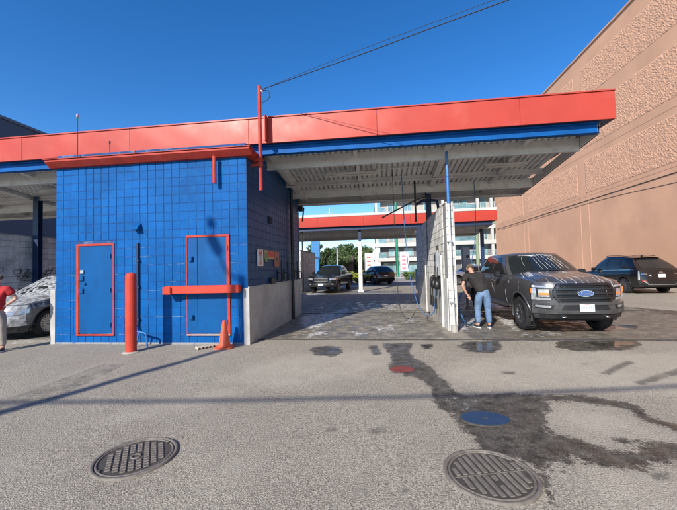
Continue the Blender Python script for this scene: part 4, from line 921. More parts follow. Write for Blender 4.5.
        s.part('windscreen', gl, lambda b: b.surf(lambda u, v: s.ws(.045+.91*u, .05+.87*v, .006), 16, 8))
        s.part('rear_window', gl, lambda b: b.surf(lambda u, v: s.bl(.10+.8*u, P.get('bl0', .12)+(.9-P.get('bl0', .12))*v, .006), 12, 6))
        for sg in (1, -1):
            for (yb0, yb1, yt0, yt1, v0, v1) in P['panes']:
                def pf(u, v):
                    vv = lerp(v0, v1, v); y = lerp(lerp(yb0, yt0, v), lerp(yb1, yt1, v), u)
                    ya, yd = lerp(A0, A1, vv), lerp(D0, D1, vv); return cab((y-ya)/(yd-ya), vv, sg, .006)
                s.part('side_window', gl, lambda b: b.surf(pf, 8, 5))
        # underbody, wells, wheels
        def under(b):
            b.box(-W*.85, W*.85, fr+.05, L-rr-.05, P['zr']-.05, P['zr']+.06)
            for a in ax:
                for sg in (1, -1):
                    b.surf(lambda u, v: (sg*lerp(W*.985, W*.45, v), a-AR*math.cos(PI*u), R+AR*math.sin(PI*u)), 20, 1)
                    b.box(min(sg*W*.44, sg*W*.45), max(sg*W*.44, sg*W*.45), a-AR, a+AR, P['zr'], R+AR)
        s.part('underbody', DARK, under)
        TW, RR = P['TW'], P.get('RR', R*.68); proto = None
        for a in ax:
            for sg in (1, -1):
                e = bpy.data.objects.new('wheel', None); COL.objects.link(e); e.parent = s.t; e.location = (sg*(W*.975-TW/2), a, R); e.rotation_euler = (random.uniform(0, 1), 0, 0)
                if sg < 0: e.rotation_euler = (e.rotation_euler.x, 0, PI)
                if proto is None:
                    b = MB(); w = TW/2; b.lathe([(RR, w*.9), (RR+.02, w), (R-.05, w), (R-.012, w*.82), (R, w*.6), (R, -w*.6), (R-.012, -w*.82), (R-.05, -w), (RR, -w*.9)], axis='x', n=40)
                    for k in range(44): 
                        an = 2*PI*k/44; b.tube([(-w*.78, (R+.001)*math.cos(an), (R+.001)*math.sin(an)), (w*.78, (R+.001)*math.cos(an+.06), (R+.001)*math.sin(an+.06))], .008, 4)
                    ty = b.mesh('tyre', RUBBER)
                    b = MB(); b.lathe([(RR, w*.9), (RR-.012, w*.93), (RR-.03, w*.8), (RR-.035, -w*.4), (0, -w*.4)], axis='x', n=32); wl = b.mesh('rim_well', WHEELG)
                    b = MB(); ns = P.get('spokes', 6)
                    for k in range(ns):
                        an = 2*PI*k/ns
                        for da in (-.13, .13):
                            c, s_ = math.cos(an+da*.5), math.sin(an+da*.5); c2_, s2_ = math.cos(an+da*1.5), math.sin(an+da*1.5); hh = .022
                            V = []
                            for (rr_, cc, ss, xx) in ((.05, c, s_, w*.78), (RR-.02, c2_, s2_, w*.86)):
                                for tx in (-hh, hh):
                                    for dx in (-.03, 0): V.append((xx+dx, rr_*cc-tx*ss, rr_*ss+tx*cc))
                            b.face_add(V, [(0, 2, 3, 1), (4, 5, 7, 6), (1, 3, 7, 5), (0, 4, 6, 2), (0, 1, 5, 4), (2, 6, 7, 3)])
                    b.lathe([(0, w*.86), (.045, w*.86), (.06, w*.8), (.06, w*.5)], axis='x', n=16); b.lathe([(RR-.03, w*.84), (RR-.018, w*.95), (RR-.004, w*.93)], axis='x', n=32)
                    rm = b.mesh('rim', P.get('rim', ALLOY)); b = MB(); b.lathe([(.0, -.0), (.15, 0), (.15, -.02)], axis='x', n=20, ang=2*PI); dsk = b.mesh('brake_disc', STEEL); proto = (ty, wl, rm, dsk)
                for nm, me_ in zip(('tyre', 'rim_well', 'rim', 'brake_disc'), proto):
                    o = bpy.data.objects.new(nm, me_); COL.objects.link(o); o.parent = e
        if P.get('flare'):
            for a in ax:
                for sg in (1, -1):
                    def fl(b):
                        pts = [(a-(AR+.012)*math.cos(q), R+(AR+.012)*math.sin(q)) for q in np.linspace(-.25, PI+.25, 26)]
                        b.tube([(sg*(xs(y, min(z, sh(y)))+.0), y, z) for y, z in pts], P['flare'], 6)
                    s.part('wheel_arch_trim', P.get('flarem', s.paint), fl)
    def mirror(s, y, z, sz=.12, m_=None):
        for sg in (1, -1):
            x = s.xs(y, z)-.02
            def f(b):
                b.box(min(sg*x, sg*(x+.12)), max(sg*x, sg*(x+.12)), y-.03, y+.03, z-.0, z+.05, .01)
                b.box(min(sg*(x+.10), sg*(x+.10+sz*1.7)), max(sg*(x+.10), sg*(x+.1+sz*1.7)), y-.07, y+.07, z-.03, z+sz*1.5, .035)
            s.part('door_mirror', m_ or s.paint, f)
    def seam(s, y0, z0, y1, z1, sg=0):
        for g_ in ((1, -1) if not sg else (sg,)):
            s.part('door_seam', DARK, lambda b: b.surf(lambda u, v: s.SP(g_)(lerp(y0, y1, v)+(u-.5)*.012, lerp(z0, z1, v), .0025), 1, 10))
    def handle(s, y, z, m_=None):
        for sg in (1, -1):
            s.part('door_handle', m_ or s.paint, lambda b: b.slab(s.SP(sg), [(y, z), (y+.2, z), (y+.2, z+.035), (y, z+.035)], .0, .035, 3, 1))
    def fplate(s, x0, x1, z0, z1, o0, o1, name, m_, parent=None, nu=8):
        return s.part(name, m_, lambda b: b.slab(s.FP, [(x0, z0), (x1, z0), (x1, z1), (x0, z1)], o0, o1, nu, 2), parent)

# ---- grey crew cab pickup being washed
PK = dict(L=5.89, W=1.0, fr=.34, rr=.12, zr=.50, sh=[(0, 1.15), (.3, 1.19), (1.0, 1.28), (1.7, 1.33), (4.1, 1.37), (5.9, 1.40)], hoodline=[(0, 1.20), (.3, 1.28), (.8, 1.36), (1.4, 1.42), (2, 1.43)], cowl=1.50, cowbow=.22,
    ax=(.98, 4.66), R=.41, AR=.50, TW=.275, RR=.26, A0=1.72, A1=2.45, D0=4.05, D1=3.95, rw=.74, roof=[(2.2, 1.86), (2.6, 1.90), (3.4, 1.90), (4.1, 1.86)], paint=TRUCKP, bed=True, crown=.05,
    lean=[(.3, .10), (.55, 0), (.8, .01), (1.1, .03), (1.2, .08), (1.3, .12)], fp=4, zf0=.42, dome=.035, glass=GLASS,
    panes=[(1.95, 2.86, 2.50, 2.86, .06, .86), (2.94, 3.80, 2.94, 3.72, .06, .86)], flare=.024, spokes=6, rim=WHEELG, wbow=.14, endin=.05)
tr = Car('pickup_truck', 'dark grey crew cab pickup covered in soap streaks, being washed in the right bay', 'pickup truck', (4.42, 8.10, 0), math.radians(1.5), PK)
T = tr.t; F = tr.FP
# bed
def bed(b):
    for sg in (1, -1):
        b.surf(lambda u, v: (sg*lerp(tr.xs(lerp(4.06, 5.77, u), 9), .84, v), lerp(4.06, 5.77, u), tr.sh(lerp(4.06, 5.77, u))+.004), 10, 1)
        b.surf(lambda u, v: (sg*.84, lerp(4.06, 5.77, u), lerp(1.36, .9, v)), 4, 1)
    b.box(-.84, .84, 4.08, 5.77, .86, .9); b.box(-.84, .84, 4.05, 4.1, .9, 1.34)
tr.part('cargo_bed', TRUCKP, bed)
tr.part('tailgate', TRUCKP, lambda b: b.box(-.80, .80, 5.70, 5.78, .80, 1.38, .02))
tr.part('rear_bumper', STEEL, lambda b: b.box(-.92, .92, 5.78, 5.95, .48, .70, .04))
for sg in (1, -1): tr.part('tail_lamp', REDL, lambda b: b.box(min(sg*.86, sg*.97), max(sg*.86, sg*.97), 5.60, 5.80, .95, 1.34, .02))
# grille: hexagonal surround, mesh and three bars
gz0, gz1, gw = .765, 1.135, .60
def hexo(zz, w_): t = (zz-gz0)/(gz1-gz0); return w_*(.86+.14*math.sin(PI*min(1, max(0, t))**.8))
tr.part('grille_backing', DARK, lambda b: b.surf(lambda u, v: F((2*u-1)*hexo(lerp(gz0, gz1, v), gw), lerp(gz0, gz1, v), .012), 20, 8))
def mesh_(b):
    for k in range(26):
        x = -.55+k*.044; b.slab(F, [(x, gz0+.02), (x+.012, gz0+.02), (x+.012, gz1-.02), (x, gz1-.02)], .014, .026, 1, 3)
    for k in range(11):
        z = gz0+.02+k*.033; b.slab(F, [(-.56, z), (.56, z), (.56, z+.009), (-.56, z+.009)], .014, .025, 16, 1)
tr.part('grille_mesh', BLACK, mesh_)
def surround(b):
    pts = []
    for x, z in ((-.50, gz0-.01), (.50, gz0-.01), (.605, .88), (.605, 1.02), (.52, gz1+.01), (-.52, gz1+.01), (-.605, 1.02), (-.605, .88), (-.50, gz0-.01)): pts.append((x, z))
    for (xa, za), (xb, zb_) in zip(pts[:-1], pts[1:]):
        dx, dz = xb-xa, zb_-za; l = math.hypot(dx, dz); nx, nz = -dz/l*.026, dx/l*.026
        b.slab(F, [(xa-nx, za-nz), (xb-nx, zb_-nz), (xb+nx, zb_+nz), (xa+nx, za+nz)], .0, .045, 12 if l > .3 else 3, 1)
tr.part('grille_surround', mat('dark_chrome', (.07, .07, .075), .25, .9), surround)
for z in (.845, .945, 1.045):
    tr.part('grille_bar', mat('dark_chrome', (.07, .07, .075), .25, .9), lambda b: b.slab(F, [(-.585, z-.017), (.585, z-.017), (.585, z+.021), (-.585, z+.021)], .018, .05, 18, 1))
def oval(b, rx, rz, o0, o1, cz=.945):
    n = 32; V = [F(rx*math.cos(2*PI*k/n), cz+rz*math.sin(2*PI*k/n), o1) for k in range(n)]+[F(rx*math.cos(2*PI*k/n), cz+rz*math.sin(2*PI*k/n), o0) for k in range(n)]
    b.face_add(V, [tuple(range(n))]+[(k, (k+1) % n, n+(k+1) % n, n+k) for k in range(n)])
bd = tr.part('badge', CHROME, lambda b: oval(b, .165, .068, .02, .062)); tr.part('badge_field', BADGE, lambda b: oval(b, .155, .059, .0625, .066), bd)
text_obj('Ford', .115, CHROME, 'badge_lettering', bd, F(0, .944, .068), (PI/2, 0, 0), .002, .35, 1.05)
# headlights, C shaped
for sg in (1, -1):
    m1 = lambda a, z, o: F(sg*a, z, o)
    hb = tr.part('headlight', BLACK, lambda b: b.slab(m1, [(.625, .80), (.985, .82), (.965, 1.13), (.66, 1.12)], -.01, .014, 8, 3))
    tr.part('lamp_band', HEAD, lambda b: b.slab(m1, [(.64, 1.07), (.965, 1.085), (.962, 1.125), (.66, 1.115)], .014, .03, 8, 1), hb)
    tr.part('lamp_band', HEAD, lambda b: b.slab(m1, [(.90, .83), (.982, .83), (.968, 1.07), (.91, 1.07)], .014, .03, 3, 2), hb)
    tr.part('lamp_band', HEAD, lambda b: b.slab(m1, [(.66, .80), (.982, .81), (.98, .86), (.68, .85)], .014, .03, 8, 1), hb)
    tr.part('lamp_unit', HEAD, lambda b: b.slab(m1, [(.69, .87), (.87, .87), (.87, 1.04), (.70, 1.04)], .014, .022, 4, 2), hb)
    tr.part('lamp_amber', AMBER, lambda b: b.slab(m1, [(.70, .915), (.86, .915), (.86, .965), (.70, .965)], .0222, .032, 4, 2), hb)
    tr.part('lamp_amber', AMBER, lambda b: b.slab(m1, [(.978, .95), (.992, .95), (.99, 1.06), (.974, 1.06)], .016, .028, 2, 2), hb)
    # fog lamp
    tr.part('fog_lamp_housing', BLACK, lambda b: b.slab(m1, [(.66, .60), (.96, .62), (.96, .70), (.62, .70)], .052, .058, 6, 1))
    tr.part('fog_lamp', HEAD, lambda b: b.slab(m1, [(.70, .635), (.93, .645), (.93, .69), (.68, .685)], .058, .068, 6, 1))
    tr.part('tow_hook', CHROME, lambda b: b.tube([F(sg*.42, .46, .0), F(sg*.42, .44, .08), F(sg*.47, .43, .08), F(sg*.47, .46, .0)], .014, 6))
    tr.part('door_side_sill', CHROME, lambda b: b.slab(tr.SP(sg), [(1.7, .46), (4.0, .46), (4.0, .50), (1.7, .50)], -.02, .10, 10, 1))
# bumper: painted bar wrapping the front with a raised centre dip, black valance below
tr.part('front_bumper', TRUCKP, lambda b: (b.slab(F, [(-.985, .50), (.985, .50), (.985, .745), (-.985, .745)], -.02, .05, 30, 3, True)))
tr.part('bumper_inset', BLACK, lambda b: b.slab(F, [(-.50, .585), (.50, .585), (.44, .70), (-.44, .70)], .0505, .056, 12, 2))
tr.part('bumper_lip', mat('grey_plastic', (.05, .05, .052), .45), lambda b: b.slab(F, [(-.56, .70), (.56, .70), (.50, .755), (-.50, .755)], .052, .075, 12, 1))
tr.part('front_valance', BLACK, lambda b: b.slab(F, [(-.93, .39), (.93, .39), (.96, .498), (-.96, .498)], -.06, .02, 20, 2))
tr.part('air_dam', BLACK, lambda b: b.slab(F, [(-.80, .33), (.80, .33), (.86, .40), (-.86, .40)], -.15, -.08, 16, 1))
pl = tr.part('licence_plate', PLATEM, lambda b: b.slab(F, [(-.15, .565), (.15, .565), (.15, .72), (-.15, .72)], .07, .077, 4, 1))
text_obj('SPH 473', .082, BADGE, 'plate_lettering', pl, F(0, .638, .079), (PI/2, 0, 0), .001, 0, .95)
pb_ = tr.part('plate_band', SIGNR, lambda b: b.slab(F, [(-.06, .70), (.06, .70), (.06, .712), (-.06, .712)], .077, .0785, 1, 1), pl)
tr.mirror(2.0, 1.30, .10, BLACK)
for y in (1.86, 2.90, 3.98): tr.seam(y, .52, y+(0.03 if y < 2 else 0), 1.27)
tr.handle(2.62, 1.12); tr.handle(3.62, 1.13)
for sg in (1, -1):
    tr.part('fender_vent', CHROME, lambda b: b.slab(tr.SP(sg), [(1.58, 1.12), (1.84, 1.13), (1.84, 1.17), (1.58, 1.18)], .0, .012, 3, 1))
    tr.part('window_trim', BLACK, lambda b: b.surf(lambda u, v: tr.cab(.05+u*.93, .0+v*.05, sg, .008), 14, 1))
    tr.part('wiper', BLACK, lambda b: b.tube([tr.ws(.5+sg*.3, .02, .03), tr.ws(.5+sg*.02, .10, .02)], .012, 5))
# hood shut lines
tr.part('hood_seam', DARK, lambda b: [b.surf(lambda u, v: (lambda p: (p[0], p[1], p[2]+.003))(tr.hood(.5+sg*(.445+u*.006), .02+v*.96)), 1, 20) for sg in (1, -1)])
# soap: drips across the hood, foam on windscreen, streaks on doors
def drips(b):
    r = random.Random(4)
    for k in range(9):
        u = .16+k*.085+r.uniform(-.02, .02); v1 = r.uniform(.15, .42)
        pts = []
        for i in range(14):
            v = v1*(1-i/13); p = tr.hood(min(.97, u+.008*math.sin(i*.5+k)+.02*math.sin(k*2.3)*(i/13)), v); pts.append((p[0], p[1], p[2]+.002))
        b.tube(pts, [.003+.003*r.random()+.003*(i/13) for i in range(14)], 5)
        p = pts[-1]
        if abs(p[0]) < .8: b.tube([p, F(p[0], 1.13, .006), F(p[0]+.01, r.uniform(.9, 1.05), .03)], [.009, .007, .003], 5)
    for k in range(2):
        u = .25+.3*k; pts = []
        for i in range(12):
            uu = u+.09*(i/11)+.01*math.sin(i); v = .52+.22*math.sin(i/11*PI)+.015*k % .05; p = tr.hood(min(uu, .97), v); pts.append((p[0], p[1], p[2]+.002))
        b.tube(pts, .005, 5)
tr.part('soap_drips', FOAMT, drips, kind='stuff')
def wsfoam(b):
    r = random.Random(5)
    for k in range(7):
        u = .40+k*.065; pts = []
        for i in range(10):
            v = .93-.8*(i/9)*r.uniform(.9, 1); pts.append(tr.ws(min(.95, u+.05*(i/9)+.004*math.sin(i*.7+k)), v, .010))
        b.tube(pts, [.003+.005*abs(math.sin(i*.9+k)) for i in range(10)], 5)
    b.tube([tr.ws(.30+.12*math.sin(a)*.6, .5+.40*math.cos(a), .01) for a in np.linspace(-2.0, .2, 14)], .006, 5)
    b.tube([tr.ws(.2+.05*i, .88+.03*math.sin(i), .01) for i in range(13)], .013, 5)
tr.part('soap_foam_streaks', FOAMT, wsfoam)
def doorfoam(b):
    r = random.Random(6)
    for k in range(12):
        y = r.uniform(.5, 5.4); z = r.uniform(.95, 1.25); l = r.uniform(.1, .5)
        if abs(y-.98) < .55 and z-l < .95: l = z-.98
        if l < .05: continue
        b.tube([tr.SP(-1)(y+.015*math.sin(i), z-l*i/5, .001) for i in range(6)], [.002, .004, .004, .003, .002, .001], 5)
    for k in range(9):
        u = .05+r.random()*.2; b.tube([(lambda p: (p[0], p[1], p[2]+.003))(tr.hood(u*.5+.01*i, .45+.05*i)) for i in range(8)], .012, 5)
tr.part('soap_drips', FOAMT, doorfoam, kind='stuff')

SG = mat('charcoal_suv_paint', (.010, .012, .018), .2, .2, coat=1.)
# ---- dark SUV by the peach wall (seen from behind)
def suv(name, label, loc, rot, paint, k=1., H=1.80, L=4.95, W=.98, det=True, group=None):
    P = dict(L=L, W=W, fr=.38, rr=.20, zr=.32, sh=[(0, .82), (.4, .98), (1.4, 1.07), (3.5, 1.13), (L, 1.17)], hoodline=[(0, .86), (.3, 1.0), (1.2, 1.13), (2, 1.16)], cowl=1.25, cowbow=.25,
        ax=(.95, L-1.08), R=.375, AR=.44, TW=.24, RR=.26, A0=1.45, A1=2.25, D0=L-.24, D1=L-.92, rw=.66, roof=[(2, H-.08), (2.6, H-.02), (3.4, H-.04), (L-.7, H-.15)], paint=paint, crown=.04, zf0=.3, zr0=.35,
        rlean=[(.3, .12), (.55, .0), (.8, .02), (1.14, .10)], lean=[(.2, .1), (.5, 0), (.8, .05), (1., .16)],
        panes=[(1.85, 2.65, 2.38, 2.66, .08, .85), (2.74, 3.62, 2.74, 3.55, .08, .85), (3.72, L-.62, 3.66, L-1.22, .14, .80)], flare=.014, flarem=BLACK, spokes=10, rim=WHEELG, bl0=.1, endin=.06)
    return Car(name, label, 'SUV', loc, rot, P, group)
a_ = math.radians(2.5)
rc = Vector((12.35, 17.85))     # rear left corner on the ground
fwd = Vector((-math.sin(a_), math.cos(a_))); rgt = Vector((math.cos(a_), math.sin(a_)))
L2 = 5.05; fc = rc+fwd*L2+rgt*.85
sv = suv('parked_suv', 'black SUV with a roof spoiler parked beside the peach wall, seen from behind', (fc.x, fc.y, 0), math.atan2(fwd.y, fwd.x)+PI/2, NAVYP, H=1.88, L=L2, W=1.0)
R_ = sv.RP
def rp(name, m_, q, o0, o1, parent=None, nu=6, nv=2): return sv.part(name, m_, lambda b: b.slab(R_, q, o0, o1, nu, nv), parent)
rp('rear_bumper', BLACK, [(-.93, .36), (.93, .36), (.95, .62), (-.95, .62)], -.02, .04, None, 16)
rp('bumper_trim', STEEL, [(-.62, .44), (.62, .44), (.58, .47), (-.58, .47)], .04, .055, None, 10)
for sg in (1, -1):
    rp('bumper_trim', STEEL, [(sg*.60, .44), (sg*.80, .60), (sg*.78, .64), (sg*.56, .47)], .04, .056)
    rp('tail_lamp', HEAD, [(sg*.90, .70), (sg*.955, .70), (sg*.93, 1.12), (sg*.89, 1.12)], .0, .02, None, 2)
    rp('reflector', REDL, [(sg*.66, .60), (sg*.86, .60), (sg*.87, .66), (sg*.70, .65)], .045, .055)
    rp('chrome_accent', CHROME, [(sg*.60, .96), (sg*.84, .965), (sg*.84, .99), (sg*.60, .985)], .0, .012)
pp = rp('licence_plate', PLATEM, [(-.16, .80), (.16, .80), (.16, .96), (-.16, .96)], .01, .02)
rp('badge', CHROME, [(-.09, 1.03), (.09, 1.03), (.07, 1.07), (-.07, 1.07)], .0, .015)
rp('badge', HEAD, [(.46, .84), (.54, .86), (.54, .94), (.46, .94)], .0, .012)
sv.part('roof_spoiler', NAVYP, lambda b: b.surf(lambda u, v: (lambda p: (p[0]*.97, p[1]+.16*v-.01, p[2]+.012-.015*v))(sv.roof(u, 1)), 12, 2))
sv.part('roof_fin', BLACK, lambda b: b.prism([(3.7, 1.80), (3.95, 1.79), (3.93, 1.88)], -.02, .02, 'x'))
for sg in (1, -1): sv.part('roof_rail', BLACK, lambda b: b.tube([(sg*(.64), y, sv.rf(y)+.05) for y in np.linspace(2.3, 3.9, 8)], .014, 6)); 
sv.mirror(1.92, 1.12, .11)
sv.handle(2.55, 1.0); sv.handle(3.5, 1.02)
for y in (1.62, 2.70, 3.68): sv.seam(y, .36, y, 1.1)
for sg in (1, -1): sv.part('door_cladding', BLACK, lambda b: b.slab(sv.SP(sg), [(1.42, .34), (3.5, .34), (3.5, .46), (1.42, .46)], .0, .015, 12, 1)); sv.part('window_trim', CHROME, lambda b: b.surf(lambda u, v: sv.cab(.08+u*.86, .02+v*.03, sg, .009), 14, 1))

# ---- far SUV on the back lane
p_ = G(383, 285); far = suv('driving_suv', 'dark SUV seen from behind in the far lane beyond the second canopy', (p_.x-.1, p_.y+4.6, 0), math.radians(8)+PI, SG, H=1.70, L=4.6, W=.93)
fa = math.radians(22); far.t.rotation_euler.z = PI+fa; p_ = G(386, 285); far.t.location = (p_.x-math.sin(fa)*4.5, p_.y+math.cos(fa)*4.5, 0)
for sg in (1, -1):
    far.part('tail_lamp', REDL, lambda b: b.slab(far.RP, [(sg*.60, .82), (sg*.90, .82), (sg*.88, .98), (sg*.60, .95)], .0, .02, 4, 1))
far.part('licence_plate', PLATEM, lambda b: b.slab(far.RP, [(-.16, .74), (.16, .74), (.16, .88), (-.16, .88)], .005, .02, 2, 1))
far.part('rear_bumper', BLACK, lambda b: b.slab(far.RP, [(-.88, .34), (.88, .34), (.9, .58), (-.9, .58)], -.02, .03, 12, 2)); far.mirror(1.8, 1.1)
# ---- white car glimpsed behind the bending man
p_ = G(452, 285); wc = suv('parked_car', 'white car half hidden behind the divider wall and the bending man', (7.6, 28.6, 0), math.radians(-62), WHITEP, H=1.55, L=4.5, W=.90)
wc.t.rotation_euler.z = math.radians(-80); wc.t.location = (4.95, 28.6, 0)
for sg in (1, -1): wc.part('headlight', HEAD, lambda b: b.slab(lambda a, z, o: wc.FP(sg*a, z, o), [(.5, .66), (.84, .70), (.84, .80), (.5, .76)], .0, .02, 4, 1))

# ---- foam covered dark hatchback, left bay
fcx = -9.84
hp = dict(L=4.7, W=.95, fr=.45, rr=.25, zr=.30, sh=[(0, .74), (.45, .90), (1.3, 1.02), (3.2, 1.07), (4.7, 1.08)], hoodline=[(0, .80), (.4, .96), (1.2, 1.07), (2, 1.10)], cowl=1.2, cowbow=.25, ax=(.94, 3.72), R=.35, AR=.42, TW=.23, RR=.245,
    A0=1.42, A1=2.35, D0=4.3, D1=3.9, rw=.62, roof=[(2, 1.56), (2.7, 1.62), (3.4, 1.60), (4, 1.52)], paint=GREYP, crown=.04, zf0=.28, zr0=.35, lean=[(.2, .1), (.5, 0), (.8, .1), (.95, .2)],
    panes=[(1.8, 2.6, 2.45, 2.62, .08, .85), (2.7, 3.5, 2.7, 3.42, .08, .85)], flare=.018, flarem=BLACK, spokes=9, rim=ALLOY, endin=.06)
hc = Car('foam_covered_car', 'dark grey car with white soap foam over its front and windscreen, in the left bay', 'car', (fcx, 7.34, 0), math.radians(2), hp)
for sg in (1, -1):
    hc.part('headlight', HEAD, lambda b: b.slab(lambda a, z, o: hc.FP(sg*a, z, o), [(.55, .62), (.90, .68), (.91, .80), (.6, .74)], .0, .02, 5, 1))
hc.part('grille', BLACK, lambda b: b.slab(hc.FP, [(-.5, .42), (.5, .42), (.55, .74), (-.55, .74)], .0, .02, 8, 2)); hc.mirror(1.85, 1.06)
hc.part('front_valance', BLACK, lambda b: b.slab(hc.FP, [(-.85, .2), (.85, .2), (.9, .36), (-.9, .36)], -.02, .02, 12, 1))
hc.part('licence_plate', PLATEM, lambda b: b.slab(hc.FP, [(-.15, .46), (.15, .46), (.15, .6), (-.15, .6)], .021, .028, 2, 1))
fr_ = np.random.default_rng(9)
def foamsurf(fn, u0, u1, v0, v1, nu, nv, amp, name, thr=.32):
    # lumpy foam sheet lying on a surface: only where its thickness is positive
    Z = fr_.random((nv+1, nu+1)); 
    for _ in range(2): Z = (Z+np.roll(Z, 1, 0)+np.roll(Z, 1, 1)+np.roll(Z, -1, 0)+np.roll(Z, -1, 1))/5
    Z = (Z-Z.min())/(Z.max()-Z.min()); b = MB(); V = []
    for j in range(nv+1):
        for i in range(nu+1):
            h = (Z[j, i]-thr)*amp; V.append(fn(lerp(u0, u1, i/nu), lerp(v0, v1, j/nv), h))
    b.face_add(V, [(j*(nu+1)+i, j*(nu+1)+i+1, (j+1)*(nu+1)+i+1, (j+1)*(nu+1)+i) for j in range(nv) for i in range(nu) if min(Z[j, i], Z[j+1, i+1]) > thr*.75], True)
    hc.part(name, FOAMC, lambda bb: (bb.v.extend(b.v), bb.f.extend(b.f), bb.sm.extend(b.sm)))
foamsurf(lambda u, v, h: hc.ws(u, v, max(-.01, h)), .03, .97, .02, .95, 50, 30, .03, 'windscreen_foam', .15)
foamsurf(lambda u, v, h: (lambda p: (p[0], p[1], p[2]+h))(hc.hood(u, v)), .03, .97, .02, .98, 60, 40, .03, 'bonnet_foam', .2)
foamsurf(lambda u, v, h: hc.FP(u, v, h), -.86, .86, .34, .88, 60, 20, .025, 'front_foam', .2)
foamsurf(lambda u, v, h: hc.SP(1)(u, v, h-.004), .46, .9, .80, .95, 14, 8, .03, 'wing_foam', .4)
foamsurf(lambda u, v, h: (lambda p: (p[0], p[1], p[2]+h))(hc.roof(u, v)), .03, .97, .02, .98, 40, 30, .05, 'roof_foam', .45)

# ---- dark pickup facing us under the second canopy
kp = dict(L=5.39, W=.95, fr=.30, rr=.12, zr=.48, sh=[(0, 1.02), (.3, 1.10), (1.5, 1.18), (4, 1.22), (5.4, 1.25)], hoodline=[(0, 1.08), (.3, 1.16), (1.4, 1.25), (2, 1.26)], cowl=1.4, cowbow=.2, ax=(.95, 4.18), R=.39, AR=.47, TW=.26, RR=.235,
    A0=1.6, A1=2.3, D0=3.75, D1=3.68, rw=.66, roof=[(2.1, 1.72), (2.6, 1.77), (3.2, 1.77), (3.8, 1.73)], paint=BLACKP, bed=True, crown=.05, lean=[(.3, .08), (.5, 0), (1.1, .06)], zf0=.45,
    panes=[(1.85, 2.65, 2.35, 2.65, .06, .86), (2.73, 3.55, 2.73, 3.48, .06, .86)], flare=.03, flarem=BLACK, spokes=6, rim=WHEELG, endin=.05)
pa_ = G(318, 293.2); tk = Car('parked_pickup', 'black pickup facing the camera under the second canopy', 'pickup truck', (-3.75, 21.3, 0), math.radians(-8), kp)
for sg in (1, -1):
    tk.part('headlight', HEAD, lambda b: b.slab(lambda a, z, o: tk.FP(sg*a, z, o), [(.55, .86), (.92, .88), (.9, 1.0), (.58, .99)], .0, .025, 5, 1))
    tk.part('fog_lamp', HEAD, lambda b: b.slab(lambda a, z, o: tk.FP(sg*a, z, o), [(.68, .56), (.82, .56), (.82, .64), (.68, .64)], .03, .05, 2, 1))
tk.part('grille', DARK, lambda b: b.slab(tk.FP, [(-.42, .70), (.42, .70), (.5, 1.0), (-.5, 1.0)], .0, .02, 8, 2))
tk.part('grille_bar', WHEELG, lambda b: [b.slab(tk.FP, [(-.46, z), (.46, z), (.46, z+.03), (-.46, z+.03)], .02, .04, 8, 1) for z in (.78, .86, .94)])
tk.part('front_bumper', BLACK, lambda b: b.slab(tk.FP, [(-.92, .44), (.92, .44), (.92, .66), (-.92, .66)], -.02, .05, 14, 2))
tk.part('licence_plate', PLATEM, lambda b: b.slab(tk.FP, [(-.16, .50), (.16, .50), (.16, .64), (-.16, .64)], .05, .06, 2, 1)); tk.mirror(1.8, 1.2, .13)
tk.part('tailgate', BLACKP, lambda b: b.box(-.74, .74, 5.2, 5.28, .7, 1.25, .02))
tk.part('bed_floor', BLACK, lambda b: b.box(-.8, .8, 3.8, 5.2, .8, .84))
# ------------------------------------------------------------------ trees and shrubs
def leaf_mesh(name, m_, rad, hgt, n, leaf, seed, clumps=26, squash=.8):
    r = np.random.default_rng(seed); V = []; C_ = []
    for _ in range(clumps):
        d = r.normal(size=3); d /= np.linalg.norm(d); k = r.random()**.45; C_.append((d*np.array([rad, rad, hgt/2])*k*.8, r.uniform(.2, .42)*rad))
    per = n//clumps; P_ = []
    for c, cr_ in C_:
        d = r.normal(size=(per, 3)); d /= np.linalg.norm(d, axis=1)[:, None]; k = r.random(per)**.4
        P_.append(c+d*k[:, None]*cr_*np.array([1, 1, squash]))
    Q = np.concatenate(P_); m = len(Q); a = r.normal(size=(m, 3)); a /= np.linalg.norm(a, axis=1)[:, None]; b_ = np.cross(a, r.normal(size=(m, 3))); b_ /= np.linalg.norm(b_, axis=1)[:, None]
    s = leaf*r.uniform(.6, 1.4, m)[:, None]; vs = np.stack([Q-a*s, Q+b_*s*.5, Q+a*s, Q-b_*s*.5], 1).reshape(-1, 3)
    me = bpy.data.meshes.new(name); me.from_pydata(vs.tolist(), [], np.arange(4*m).reshape(-1, 4).tolist()); me.materials.append(m_); return me
CR = [leaf_mesh('crown', LEAF, 2.4, 4.6, 9000, .13, s_) for s_ in (1, 2, 3)]; CR2 = [leaf_mesh('crown', LEAF2, 2.0, 3.8, 7000, .12, s_) for s_ in (4, 5)]
def tree(x, y, sc, h, me_, label, group='trees beyond the far lane'):
    t = thing('tree', label, 'tree', (x, y, 0), random.uniform(0, 6), group)
    o = bpy.data.objects.new('crown', me_); COL.objects.link(o); o.parent = t; o.location = (0, 0, h); o.scale = (sc, sc, sc)
    b = MB(); b.tube([(0, 0, 0), (.05, .04, h*.5), (0, .02, h)], [.2, .15, .08], 8)
    for k in range(5): a = k*1.3; b.tube([(0, 0, h*.6+k*.12), (math.cos(a)*.9, math.sin(a)*.9, h+.3)], [.07, .03], 5)
    b.build('trunk', BARK, t); return t
TL = ['bushy green tree behind the blue pylon sign', 'round green tree between the blue pylon and the grey post', 'tall green tree beside the white clad post', 'low green tree at the edge of the white low building', 'dense tree behind the black pickup', 'broad tree seen over the dark shed roof', 'tree right of the white clad post', 'pale green tree left of the blue pylon', 'dark tree deep behind the others']
